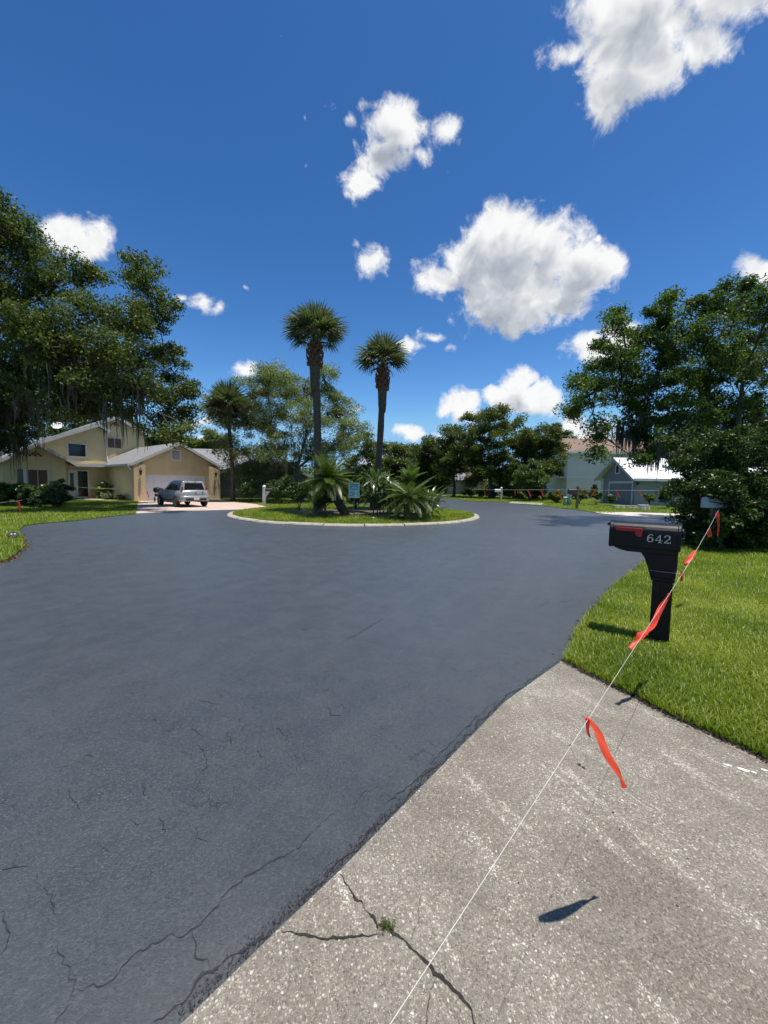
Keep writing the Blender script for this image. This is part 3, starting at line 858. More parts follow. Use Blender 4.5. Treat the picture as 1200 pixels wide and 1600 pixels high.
# ------------------------------------------------------------------ houses
class House:
    """a house in its own frame: x along the front, y inwards, z up"""
    def __init__(self, name, label, origin, u):
        self.o = Vector((origin[0], origin[1], 0)); u = Vector((u[0], u[1], 0)).normalized()
        self.u = u; self.v = Vector((-u.y, u.x, 0))
        self.t = thing(name, label, 'house', self.o, math.atan2(u.y, u.x))
    def at(self, px, py, w):
        """bearing from the camera cut with the plane y = w -> (x, z)"""
        d = ray(px, py); c = Vector((0, 0, EYE))
        k = (w - (c - self.o).dot(self.v)) / d.dot(self.v)
        q = c + d * k - self.o
        return q.dot(self.u), q.z
    def box(self, name, mat, *b, parent=None, bevel=0.0):
        return MB().box(*b).build(name, mat, parent or self.t, bevel=bevel)
    def prism(self, name, mat, poly, y0, y1, parent=None):
        return MB().prism(poly, y0, y1).build(name, mat, parent or self.t)
    def slope(self, name, mat, a, b_, y0, y1, th=.09, parent=None):
        """a roof plane between ridge/eave points a and b (x,z), from y0 to y1"""
        d = Vector((b_[0] - a[0], b_[1] - a[1])).normalized(); n = Vector((-d.y, d.x))
        if n.y < 0: n = -n
        poly = [a, b_, (b_[0] + n.x * th, b_[1] + n.y * th), (a[0] + n.x * th, a[1] + n.y * th)]
        return self.prism(name, mat, poly, y0, y1, parent)
    def rake(self, a, b_, y, h=.22, th=.06, mat='trim_grey', up=.09):
        """barge board along a gable edge"""
        d = Vector((b_[0] - a[0], b_[1] - a[1])).normalized(); n = Vector((-d.y, d.x))
        if n.y < 0: n = -n
        poly = [(a[0] + n.x * up, a[1] + n.y * up), (b_[0] + n.x * up, b_[1] + n.y * up), (b_[0] - n.x * (h - up), b_[1] - n.y * (h - up)), (a[0] - n.x * (h - up), a[1] - n.y * (h - up))]
        return self.prism('barge_board', mat, poly, y - th, y)
    def window(self, x0, x1, z0, z1, y, pane='dark_glass', frame='trim_white', fw=.07, bars=0, inner=None):
        f = MB()
        for b in ((x0, x1, y - .05, y + .02, z1 - fw, z1), (x0, x1, y - .05, y + .02, z0, z0 + fw), (x0, x0 + fw, y - .048, y + .02, z0 + fw, z1 - fw), (x1 - fw, x1, y - .048, y + .02, z0 + fw, z1 - fw)):
            f.box(*b)
        for k in range(bars):
            xm = x0 + (x1 - x0) * (k + 1) / (bars + 1)
            f.box(xm - .025, xm + .025, y - .044, y + .02, z0 + fw, z1 - fw)
        o = f.build('window', frame, self.t)
        MB().box(x0 + fw, x1 - fw, y - .02, y + .01, z0 + fw, z1 - fw).build('pane', pane, o)
        return o

# --- yellow house on the left
gO, gE = G(208, 783.3), G(341.7, 780.3)
Hy = House('yellow_house', 'yellow stucco two-storey house with grey shingle roofs and a wide white garage door', gO.xy, (gE - gO).xy)
T = Hy.t
# garage block
Hy.prism('garage_wall', 'stucco_yellow', [(.1, 0), (.88, 0), (.88, 2.15), (5.80, 2.15), (5.80, 0), (6.9, 0), (6.9, 3.0), (3.5, 4.72), (.1, 3.0)], 0.0, .25)
Hy.box('garage_side_wall', 'stucco_yellow', .1, .32, .25, 7.0, 0, 2.98)
Hy.box('garage_side_wall', 'stucco_yellow', 6.68, 6.9, .25, 7.0, 0, 2.98)
gd = Hy.box('garage_door', 'door_white', .86, 5.82, .12, .18, 0.02, 2.17)
for k in range(4):
    for j in range(8):
        x0 = .93 + j * .613
        MB().box(x0, x0 + .54, .105, .121, .08 + k * .53, .08 + k * .53 + .43).build('door_panel', 'door_white', gd, bevel=.012, seg=1)
for x0, x1 in ((-.05, .80), (5.95, 6.98)):
    c = Hy.box('pillar', 'stucco_rough', x0, x1, -.42, -.001, 0, 2.98, bevel=.03)
    cx = (x0 + x1) / 2 + .02
    l = MB().lathe([(.01, -.30), (.05, -.26), (.09, -.05), (.12, .02), (.10, .12), (.07, .16), (.02, .24)], 8, (cx, -.60, 2.34)).build('wall_lamp', 'black_metal', c)
    MB().tube([(cx, -.42, 2.62), (cx, -.55, 2.64), (cx, -.60, 2.56)], .018, 6).build('lamp_arm', 'black_metal', c)
Hy.window(2.86, 3.74, 3.36, 4.30, -.002, 'grey_glass', fw=.13)
for k in range(7):
    MB().box(3.0, 3.6, -.05, -.03, 3.52 + k * .09, 3.57 + k * .09).build('vent_slat', 'trim_white', T)
rg = Hy.slope('roof', 'shingle_grey', (-.30, 2.86), (3.5, 4.82), -.40, 9.0)
Hy.slope('roof', 'shingle_grey', (7.25, 2.90), (3.5, 4.82), -.40, 9.0)
Hy.rake((-.30, 2.86), (3.5, 4.82), -.401)
Hy.rake((7.25, 2.90), (3.5, 4.82), -.401)
Hy.box('gutter', 'trim_white', -.42, -.30, -.40, 6.6, 2.78, 2.92)
MB().tube([(-.36, -.30, 2.80), (-.2, -.1, 2.55), (.03, .12, 2.4), (.03, .12, .05)], .045, 6).build('downpipe', 'trim_white', T)
# entry wall
WE = 6.5
Hy.box('entry_wall', 'stucco_yellow', -3.2, .10, WE, WE + .2, 0, 3.3)
x0, z1 = Hy.at(118, 734, WE); x1, z0 = Hy.at(139, 775, WE)
dr = Hy.box('front_door', 'dark_glass', x0 + .1, x1 - .06, WE - .06, WE - .01, .16, z1 - .1)
for b in ((x0, x0 + .1, WE - .09, WE - .001, .1, z1), (x1 - .06, x1 + .04, WE - .09, WE - .001, .1, z1), (x0 + .1, x1 - .06, WE - .085, WE - .001, z1 - .1, z1), (x0 + .1, x1 - .06, WE - .085, WE - .001, .08, .2)):
    MB().box(*b).build('door_frame', 'trim_white', dr)
xa, _ = Hy.at(106, 740, WE)
sl = Hy.box('side_panel', 'trim_white', xa, x0 - .02, WE - .06, WE - .001, .1, z1)
MB().box(xa + .12, x0 - .16, WE - .075, WE - .061, 1.05, 2.2).build('side_light', 'grey_glass', sl)
# porch roof over the entry
Hy.slope('roof', 'shingle_grey', (-2.6, 2.86), (.5, 3.0), 5.2, 9.0)
Hy.box('fascia', 'trim_grey', -2.5, -.28, 5.12, 5.199, 2.74, 2.98)
# left wing, low gable to the street
WW = 5.0
ax, az = Hy.at(57, 694, WW); rx, rz_ = Hy.at(124, 728, WW - .4); wrx, _ = Hy.at(103, 740, WW)
lx = ax - (rx - ax) * .95
zr = lambda x: az - (az - rz_) * abs(x - ax) / (rx - ax)
Hy.prism('wing_wall', 'stucco_yellow', [(lx + .4, 0), (wrx, 0), (wrx, zr(wrx) - .05), (ax, az - .08), (lx + .4, zr(lx + .4) - .05)], WW, WW + .22)
Hy.box('wing_side_wall', 'stucco_yellow', wrx - .2, wrx, WW + .22, WE + .1, 0, zr(wrx) - .05)
Hy.box('wing_side_wall', 'stucco_yellow', lx + .4, lx + .6, WW + .22, 12, 0, zr(lx + .4) - .05)
Hy.slope('roof', 'shingle_grey', (lx, rz_), (ax, az), WW - .45, 9.5)
Hy.slope('roof', 'shingle_grey', (rx, rz_), (ax, az), WW - .45, 9.5)
Hy.rake((lx, rz_), (ax, az), WW - .451); Hy.rake((rx, rz_), (ax, az), WW - .451)
Hy.box('wall_joint', 'trim_grey', wrx - .95, wrx - .90, WW - .012, WW + .01, .9, zr(wrx - .9) - .1)
wx0, wz1 = Hy.at(42, 733, WW); wx1, wz0 = Hy.at(76, 768, WW)
Hy.window(wx0, wx1, .65, wz1, WW - .002, 'blind_tan', 'trim_grey', .05, 1)
Hy.box('window_post', 'trim_white', wx0 - .22, wx0 - .04, WW - .10, WW + .05, .5, wz1 + .02)
Hy.box('window_recess', 'dark_glass', wx0 - .55, wx0 - .24, WW - .02, WW + .05, .65, wz1)
Hy.box('far_wing_wall', 'stucco_yellow', lx - 6, lx + .4, WW + 1.2, WW + 1.4, 0, 2.9)
Hy.slope('roof', 'shingle_grey', (lx - 6.2, 2.85), (lx + .6, 3.4), WW + .8, 10)
# upper storey
WU = 6.6
ux0, uz0 = Hy.at(48, 692, WU); uax, uaz = Hy.at(151, 663, WU); urx, urz = Hy.at(170, 674, WU); uwr, _ = Hy.at(166, 700, WU)
Hy.prism('upper_wall', 'stucco_yellow', [(ux0 + .5, 2.9), (uwr, 2.9), (uwr, urz - .12), (uax, uaz - .16), (ux0 + .5, uz0 + .05)], WU, WU + .2)
Hy.box('upper_side_wall', 'stucco_yellow', uwr - .2, uwr, WU + .2, 11, 2.9, urz - .12)
Hy.slope('roof', 'shingle_grey', (ux0, uz0 - .08), (uax, uaz), WU - .40, 11)
Hy.slope('roof', 'shingle_grey', (urx, urz - .05), (uax, uaz), WU - .40, 11)
Hy.rake((ux0, uz0 - .08), (uax, uaz), WU - .401, .30); Hy.rake((urx, urz - .05), (uax, uaz), WU - .401, .24)
a0, b1 = Hy.at(104.5, 691.5, WU); a1, b0 = Hy.at(135.5, 715, WU)
Hy.window(a0, a1, b0, b1, WU - .002, 'dark_glass', 'trim_white', .07)
MB().tube([(uwr - .05, WU - .12, urz - .35), (uwr - .03, WU - .12, 3.9), (uwr + .05, WU - .2, 3.2)], .04, 6).build('downpipe', 'trim_white', T)
WB = 9.2
bx, bz = Hy.at(180, 652, WB); brx, brz = Hy.at(233, 681, WB); blx = bx - (brx - bx)
Hy.prism('upper_wall', 'stucco_yellow', [(blx + .4, 2.9), (brx - .45, 2.9), (brx - .45, brz + .1), (bx, bz - .15), (blx + .4, brz + .1)], WB, WB + .2)
Hy.slope('roof', 'shingle_grey', (blx, brz - .05), (bx, bz), WB - .4, 15); Hy.slope('roof', 'shingle_grey', (brx, brz - .05), (bx, bz), WB - .4, 15)
Hy.rake((blx, brz - .05), (bx, bz), WB - .401, .26); Hy.rake((brx, brz - .05), (bx, bz), WB - .401, .26)
Hy.box('upper_side_wall', 'stucco_yellow', brx - .65, brx - .45, WB + .2, 14, 2.9, brz + .08)
a0, b1 = Hy.at(167, 683.5, WB); a1, b0 = Hy.at(190.5, 701.5, WB)
Hy.window(a0, a1, b0, b1, WB - .002, 'blind_tan', 'trim_grey', .06, 1)
for k, (dx, dz) in enumerate(((0, 0), (.18, .10), (-.16, .10), (.30, -.02), (-.32, -.02), (0, .18))):   # clay vent tiles
    MB().lathe([(.075, 0), (.075, .08)], 10, (bx - .05 + dx, WB - .08, bz - .75 + dz), 'y').build('vent_tile', 'boot_brown', T)
    MB().lathe([(.075, 0), (.075, .08)], 10, (ax - .10 + dx, WW - .08, az - .85 + dz), 'y').build('vent_tile', 'boot_brown', T)
# satellite dish on the wing roof
dp = P(90, 668, 36.2)
t = thing('satellite_dish', 'white satellite dish on the roof of the yellow house', 'satellite dish', dp, .4)
o = MB().lathe([(.02, -.06), (.22, -.03), (.38, .03), (.46, .10), (.45, .11), (.36, .045), (.2, -.015), (.02, -.045)], 24).build('dish', 'dish_grey', t, True)
o.rotation_euler = (math.radians(48), 0, 0); o.location = (0, 0, .12)
MB().tube([(0, .05, .1), (0, .12, -.2), (0, .12, -.95)], .025, 6).build('mast', 'trim_grey', t)
MB().tube([(0, -.02, .02), (.02, -.42, .36)], .014, 5).build('feed_arm', 'trim_grey', t)

# --- grey gabled house on the right (frame: gable end looks to the left)
gx = 22.75
Hg = House('grey_house', 'grey stucco house with pale roof and white-trimmed garage in its gable end', (gx, 35.0), (1, 0))
T = Hg.t
W_ = 5.4; EV = 2.55; RZ = 4.42
Lg = 14.0
MB().prism([(0, 0), (W_, 0), (W_, EV), (W_ / 2, RZ - .06), (0, EV)], 0, .2, 'yz').build('gable_wall', 'stucco_grey', T)
Hg.box('side_wall', 'stucco_bluegrey', .2, Lg, 0, .2, 0, EV)
Hg.box('side_wall', 'stucco_bluegrey', .2, Lg, W_ - .2, W_, 0, EV)
for s in (0, 1):
    a, b_ = ((-.45, EV - .22), (W_ / 2, RZ)) if s == 0 else ((W_ + .45, EV - .22), (W_ / 2, RZ))
    th = .1
    MB().prism([a, b_, (b_[0], b_[1] + th), (a[0], a[1] + th)], -.45, Lg + .4, 'yz').build('roof', 'white_roof', T)
    MB().prism([(a[0], a[1] + th + .01), (b_[0], b_[1] + th + .01), (b_[0], b_[1] - .18), (a[0], a[1] - .14)], -.52, -.451, 'yz').build('barge_board', 'trim_grey', T)
Hg.box('fascia', 'trim_white', -.40, Lg, -.53, -.46, EV - .32, EV - .08)
for y0, y1, z0, z1 in ((.22, 4.02, 2.02, 2.22), (3.86, 4.02, 0, 2.02), (.22, .36, 0, 2.02)):
    MB().box(-.04, .02, y0, y1, z0, z1).build('garage_trim', 'trim_white', T)
gd = MB().box(-.012, .05, .36, 3.86, 0, 2.02).build('garage_door', 'stucco_grey', T)
for k in range(4):
    for j in range(4):
        MB().box(-.026, -.011, .42 + j * .86, .42 + j * .86 + .78, .05 + k * .49, .05 + k * .49 + .42).build('door_panel', 'stucco_grey', gd, bevel=.01, seg=1)
MB().box(-.04, .02, 5.0, 5.42, 0, EV).build('corner_board', 'trim_white', T)
wv_ = MB()
for b in ((2.35, 3.05, 3.75, 3.85), (2.35, 3.05, 2.95, 3.05), (2.35, 2.46, 3.05, 3.75), (2.94, 3.05, 3.05, 3.75)):
    wv_.box(-.05, .01, *b)
wv_ = wv_.build('gable_vent', 'trim_white', T)
MB().box(-.02, -.002, 2.46, 2.94, 3.05, 3.75).build('pane', 'grey_glass', wv_)
MB().lathe([(.02, -.15), (.07, -.1), (.09, .08), (.03, .16)], 8, (.18, -.12, 2.0)).build('wall_lamp', 'black_metal', T)
sp = P(1049, 707, 36.2)
t = thing('satellite_dish', 'grey satellite dish above the pale roof of the grey house', 'satellite dish', sp, -.5)
o = MB().lathe([(.02, -.06), (.22, -.03), (.42, .05), (.52, .12), (.51, .13), (.4, .065), (.2, -.015), (.02, -.045)], 24).build('dish', 'stucco_grey', t, True)
o.rotation_euler = (math.radians(60), 0, 0)
MB().tube([(0, .05, 0), (0, .12, -.2), (0, .12, -1.1)], .03, 6).build('mast', 'trim_grey', t)

# --- tall pale house behind it
wp = P(885, 768, 56)
Hw = House('pale_house', 'tall pale two-storey house with brown shingle roof behind the trees', (wp.x, 56), (1, 0))
T = Hw.t
Hw.box('front_wall', 'stucco_pale', 0, 16, 0, .3, 0, 6.55)
Hw.box('side_wall', 'stucco_pale', 0, .3, .3, 9, 0, 6.55)
Hw.box('floor_band', 'trim_white', .01, 16, -.05, -.001, 3.02, 3.12)
MB().prism([(-.7, 6.62), (4.5, 9.0), (4.5, 9.15), (-.7, 6.77)], -.6, 16.6, 'yz').build('roof', 'shingle_brown', T)
MB().prism([(9.7, 6.62), (4.5, 9.0), (4.5, 9.15), (9.7, 6.77)], -.6, 16.6, 'yz').build('roof', 'shingle_brown', T)
Hw.box('fascia', 'trim_white', -.62, 16.6, -.78, -.701, 6.42, 6.78)
Hw.box('soffit', 'trim_white', -.6, 16.6, -.70, -.01, 6.45, 6.55)
Hw.prism('balcony', 'trim_grey', [(-1.6, 2.9), (-.01, 2.9), (-.01, 3.1), (-1.6, 3.1)], .6, 4)
for k in range(9):
    MB().box(-1.58, -1.54, .7 + k * .4, .74 + k * .4, 3.1, 4.05).build('baluster', 'trim_grey', T)
MB().box(-1.6, -1.52, .6, 4, 4.05, 4.12).build('rail', 'trim_grey', T)
MB().box(-.04, .01, 1.0, 2.4, 3.2, 5.4).build('window', 'dark_glass', T)

# --- dark grey house behind the island, on the left
cp = G(345, 781)
Hc = House('charcoal_house', 'low dark grey house half hidden behind the island palms', P(345, 780, 38).xy, (1, .18))
T = Hc.t
Hc.prism('gable_wall', 'stucco_charcoal', [(0, 0), (8.4, 0), (8.4, 2.4), (4.2, 4.2), (0, 2.4)], 0, .2)
Hc.box('side_wall', 'stucco_charcoal', 0, .2, .2, 9, 0, 2.4)
Hc.slope('roof', 'shingle_dark', (-.7, 2.2), (4.2, 4.25), -.5, 9); Hc.slope('roof', 'shingle_dark', (9.1, 2.2), (4.2, 4.25), -.5, 9)
Hc.rake((-.7, 2.2), (4.2, 4.25), -.501, .24, mat='stucco_charcoal'); Hc.rake((9.1, 2.2), (4.2, 4.25), -.501, .24, mat='trim_grey')
Hc.window(1.9, 3.2, .9, 2.2, -.002, 'grey_glass', 'trim_grey', .07, 1)
Hc.window(5.4, 7.0, .9, 2.2, -.002, 'grey_glass', 'trim_grey', .07, 1)
Hc.box('back_wall', 'stucco_charcoal', -4.0, 0, 4.0, 4.2, 0, 3.0)
MB().prism([(3.4, 2.9), (8.5, 5.4), (8.5, 5.5), (3.4, 3.0)], -5.0, 2.0, 'yz').build('roof', 'shingle_grey', T)

# --- far beige house down the road
fp = P(712, 772, 68)
Hf = House('beige_house', 'small beige house with pointed entry gable far down the road', fp.xy, (1, .1))
T = Hf.t
Hf.box('wall', 'stucco_beige', -2, 2.2, 2.2, 2.4, 0, 2.6)
Hf.box('chimney', 'stucco_beige', 1.6, 2.2, 3.0, 3.6, 2.6, 4.7)
MB().prism([(1.6, 2.5), (5, 5.0), (5, 5.1), (1.6, 2.6)], -2.6, 6.5, 'yz').build('roof', 'shingle_grey', T)
Hf.prism('entry_gable', 'stucco_beige', [(2.4, 0), (2.9, 0), (2.9, 2.1), (4.0, 2.1), (4.0, 0), (4.5, 0), (4.5, 2.9), (3.4, 4.3), (2.4, 2.9)], 0, .3)
Hf.box('entry_side_wall', 'stucco_beige', 2.4, 2.6, .3, 2.2, 0, 2.9); Hf.box('entry_side_wall', 'stucco_beige', 4.3, 4.5, .3, 2.2, 0, 2.9)
Hf.slope('roof', 'shingle_brown', (2.0, 2.6), (3.4, 4.4), -.3, 4); Hf.slope('roof', 'shingle_brown', (4.8, 2.6), (3.4, 4.4), -.3, 4)
Hf.box('front_door', 'blind_tan', 2.95, 3.95, .5, .6, 0, 2.1)

# ------------------------------------------------------------------ trees
def leaf_quads(pos, size, up=.15, asp=.45):
    n = len(pos)
    nr = RNG.normal(0, 1, (n, 3)); nr[:, 2] = np.abs(nr[:, 2]) + up; nr /= np.linalg.norm(nr, axis=1)[:, None]
    d = np.cross(nr, RNG.normal(0, 1, (n, 3))); d /= np.linalg.norm(d, axis=1)[:, None] + 1e-9
    s = np.cross(nr, d)
    ln = (size * RNG.uniform(.6, 1.4, n))[:, None]
    V = np.stack([pos - d * ln * .5, pos + s * ln * asp * .5 + nr * ln * .06, pos + d * ln * .5, pos - s * ln * asp * .5 + nr * ln * .06], 1).reshape(-1, 3)
    return V, np.arange(n)[:, None] * 4 + np.array([[0, 1, 2, 3]])
def bez(a, b_, sag, k=6):
    mid = (a + b_) / 2 + sag
    return [a * (1 - s) ** 2 + mid * (2 * s * (1 - s)) + b_ * s ** 2 for s in [i / k for i in range(k + 1)]]
def tree(name, label, cat, base, fork, lobes, nleaf, size, lmat, bmat='bark_oak', tr=.3, clump=.5, kcl=7.0, group=None, moss=0, flat=.75, depth=1.2, mosslen=1.2, twig=.03, moss_box=None, limb=.45):
    """lobes: (px, py, Y, radius px); limbs run from the fork from lobe to lobe, twigs to every leaf clump"""
    base = Vector(base)
    t = thing(name, label, cat, base, 0, group)
    rr = random.Random(hash(label) % 1000 if False else len(label) * 7 + int(abs(base.x) * 10))
    C = []
    for px, py, Y, r in lobes:
        C.append((P(px, py, Y) - base, r * Y / 600))
    fork = Vector(fork) - base if fork is not None else Vector((0, 0, 2))
    mb = MB()
    wob = Vector((rr.uniform(-.15, .15), rr.uniform(-.15, .15), 0))
    pts = [Vector((0, 0, -.05)), Vector((0, 0, .25)), fork * .5 + wob, fork]
    mb.tube(pts, [tr * 1.45, tr * 1.05, tr * .9, tr * .75], 10)
    order = sorted(range(len(C)), key=lambda i: (C[i][0] - fork).length)
    nodes = [(fork, tr * .7)]
    centres, weights = [], []
    for i in order:
        c, r = C[i]
        pi_ = min(range(len(nodes)), key=lambda k: (nodes[k][0] - c).length + .35 * (nodes[k][0] - fork).length)
        p0, r0 = nodes[pi_]
        r1 = max(.03, min(r0 * .62, tr * limb))
        sag = Vector((rr.uniform(-.3, .3), rr.uniform(-.3, .3), rr.uniform(-.1, .5))) * min(2.5, (c - p0).length * .3)
        end = c - Vector((0, 0, r * .25))
        pl = bez(p0, end, sag, 6)
        mb.tube(pl, [r1 * (1 - .5 * k / 6) for k in range(7)], 6, False)
        nodes.append((end, r1 * .6))
        n = max(4, int(kcl * r * r + 3))
        for _ in range(n):
            d = Vector((rr.gauss(0, 1), rr.gauss(0, 1), rr.gauss(0, 1))).normalized()
            q = rr.random() ** (1 / 2.3) * r
            p = c + Vector((d.x * q, d.y * q * depth, d.z * q * flat))
            if p.z + base.z < .12: continue
            centres.append(p); weights.append(rr.uniform(.4, 1.6))
            src = pl[rr.randint(3, 6)]
            tw = bez(src, p, Vector((rr.uniform(-.2, .2), rr.uniform(-.2, .2), rr.uniform(0, .25))) * r * .5, 3)
            mb.tube(tw, [twig, twig * .7, twig * .5, twig * .25], 3, False)
    mb.build('trunk', bmat, t, True)
    w = np.array(weights); w /= w.sum()
    idx = RNG.choice(len(centres), nleaf, p=w)
    cc = np.array([tuple(p) for p in centres])
    sg = clump * (.6 + .7 * RNG.random(len(centres)))
    dv = RNG.normal(0, 1, (nleaf, 3)); dv /= np.linalg.norm(dv, axis=1)[:, None]
    pos = cc[idx] + dv * (RNG.random(nleaf)[:, None] ** .55) * 1.75 * sg[idx][:, None] * np.array([1, 1, .66])
    pos = pos[pos[:, 2] + base.z > .05]
    V, F = leaf_quads(pos, size)
    np_mesh('crown', V, F, lmat, t)
    if moss:
        V, F = [], []
        for _ in range(moss):
            p = centres[rr.randrange(len(centres))]
            for tries in range(60):
                if moss_box is None: break
                q = p + base
                d = CROT.transposed() @ (q - Vector((0, 0, EYE)))
                X_, Y_ = 600 - 600 * d.x / d.z, 800 + 600 * d.y / d.z
                if moss_box[0] < X_ < moss_box[2] and moss_box[1] < Y_ < moss_box[3]: break
                p = centres[rr.randrange(len(centres))]
            ln = mosslen * rr.uniform(.4, 1.5)
            for _s in range(7):
                x, y, z = p.x + rr.gauss(0, .14), p.y + rr.gauss(0, .14), p.z + rr.uniform(-.2, .1)
                l2 = ln * rr.uniform(.4, 1.0); a = rr.uniform(0, PI); ww = .035 * rr.uniform(.6, 1.6)
                k0 = len(V)
                for j in range(5):
                    s = j / 4
                    wj = ww * (1 - s * .85) * rr.uniform(.6, 1.3)
                    ox, oy = rr.gauss(0, .025), rr.gauss(0, .025)
                    V += [(x + ox - math.cos(a) * wj, y + oy - math.sin(a) * wj, z - l2 * s), (x + ox + math.cos(a) * wj, y + oy + math.sin(a) * wj, z - l2 * s)]
                for j in range(4):
                    F.append((k0 + 2 * j, k0 + 2 * j + 1, k0 + 2 * j + 3, k0 + 2 * j + 2))
        o = np_mesh('spanish_moss', np.array(V), np.array(F), 'moss_grey', t)
        o['kind'] = 'stuff'
    return t

def LB(Y, dy, *q):
    rr = random.Random(len(q) * 13 + int(Y))
    return [(a, b_, Y + rr.uniform(-dy, dy), r) for a, b_, r in q]
tree('live_oak', 'huge dark live oak hung with moss beside the yellow house', 'tree', (-25.6, 23.0, 0), (-24.8, 23.2, 5.0),
     LB(23, 4.0, (-70, 390, 100), (5, 350, 48), (-30, 330, 50), (50, 385, 40), (15, 460, 70), (85, 440, 42), (128, 425, 24), (150, 432, 20), (55, 535, 75), (150, 490, 38), (225, 432, 34), (205, 420, 22), (240, 480, 40),
        (205, 500, 35), (195, 555, 55), (255, 545, 30), (110, 590, 62), (0, 590, 75), (283, 590, 26), (268, 625, 40), (205, 620, 42), (295, 650, 22), (280, 680, 24), (300, 610, 16), (-60, 530, 100), (-90, 640, 100), (35, 640, 44), (120, 640, 34), (15, 690, 26), (250, 660, 26), (165, 590, 45), (95, 520, 50)) + [(100, 560, 19.5, 50), (180, 545, 20, 42), (50, 520, 19, 55), (235, 600, 20.5, 30), (140, 610, 19.5, 36), (60, 600, 19, 44), (210, 500, 21, 30)],
     175000, .165, 'leaf_oak', tr=.50, clump=.38, kcl=9, moss=190, mosslen=1.9, twig=.035, moss_box=(-20, 560, 235, 700))
tree('live_oak', 'loose pale green oak behind the taller island palm', 'tree', P(470, 782, 33).xy.to_3d(), P(462, 735, 33),
     LB(33, 2.5, (425, 585, 26), (440, 610, 34), (478, 612, 32), (505, 585, 22), (395, 620, 36), (370, 655, 40), (420, 655, 42), (480, 655, 44), (530, 640, 30), (552, 665, 22), (535, 690, 30), (400, 735, 24), (430, 738, 24), (455, 735, 22), (375, 735, 18), (430, 700, 40), (490, 705, 36), (360, 700, 26), (395, 715, 26), (345, 640, 18), (515, 615, 20), (410, 590, 16)),
     95000, .15, 'leaf_oak_pale', tr=.30, clump=.42, kcl=9, moss=50, mosslen=1.3, moss_box=(400, 660, 480, 740))
tree('live_oak', 'spreading green oak overhanging the road on the right', 'tree', (17.4, 18.5, 0), (16.6, 18.3, 3.6),
     LB(18, 2.6, (972, 505, 20), (1000, 530, 34), (1048, 492, 30), (1040, 540, 45), (1120, 475, 32), (1100, 520, 48), (1165, 468, 34), (1200, 480, 45), (952, 560, 34), (920, 610, 30), (900, 640, 16), (965, 610, 45), (1020, 595, 55), (1090, 585, 60), (1165, 560, 60), (1000, 660, 42), (935, 672, 26), (1060, 650, 50),
        (1130, 640, 60), (1240, 530, 80), (1250, 650, 90), (935, 705, 13), (1010, 702, 26), (1052, 690, 36), (980, 560, 30), (1075, 700, 24), (1000, 720, 12), (905, 590, 12), (958, 490, 9), (1045, 463, 10), (1130, 447, 12), (890, 642, 9), (1165, 445, 10), (906, 602, 9), (940, 540, 10), (1018, 490, 9), (1090, 470, 9)),
     120000, .13, 'leaf_oak_right', tr=.32, clump=.28, kcl=14, moss=70, mosslen=1.1, twig=.022, moss_box=(960, 640, 1075, 715))
# tree row beyond the road, right of centre
tree('oak_tree', 'tallest dark tree of the row beyond the road, open at the top', 'tree', P(766, 776, 50).xy.to_3d(), P(764, 735, 50),
     LB(50, 2.5, (752, 655, 17), (775, 645, 18), (800, 660, 18), (735, 672, 20), (770, 675, 30), (805, 685, 28), (745, 700, 34), (785, 712, 40), (820, 705, 24), (755, 730, 30), (800, 742, 26), (780, 752, 22), (745, 750, 16), (815, 758, 16), (730, 655, 9), (790, 640, 9)),
     56000, .24, 'leaf_mid', tr=.28, clump=.5, kcl=4.5, group='trees beyond the road')
tree('oak_tree', 'rounded tree with a bare pale trunk left of the white mailbox', 'tree', P(709, 777, 55).xy.to_3d(), P(708, 745, 55),
     LB(55, 2, (705, 682, 20), (690, 700, 24), (720, 700, 26), (700, 722, 28), (730, 722, 22), (680, 722, 20), (710, 735, 18)), 26000, .28, 'leaf_mid', tr=.22, clump=.5, kcl=4, group='trees beyond the road')
tree('oak_tree', 'dark tree leaning against the pale house', 'tree', P(850, 780, 47).xy.to_3d(), P(850, 750, 47),
     LB(47, 2, (845, 685, 22), (865, 695, 18), (830, 700, 26), (858, 722, 26), (835, 735, 26), (868, 735, 14), (820, 728, 22), (865, 675, 9)), 30000, .25, 'leaf_oak', tr=.2, clump=.45, kcl=5, group='trees beyond the road')
tree('oak_tree', 'small yellowish green tree in front of the dark tree row', 'tree', P(828, 781, 42).xy.to_3d(), P(828, 764, 42),
     LB(42, 1.2, (832, 728, 14), (820, 742, 15), (840, 745, 16), (826, 752, 18), (848, 750, 10), (812, 755, 10)), 14000, .20, 'leaf_bright', tr=.12, clump=.3, kcl=9, group='trees beyond the road')
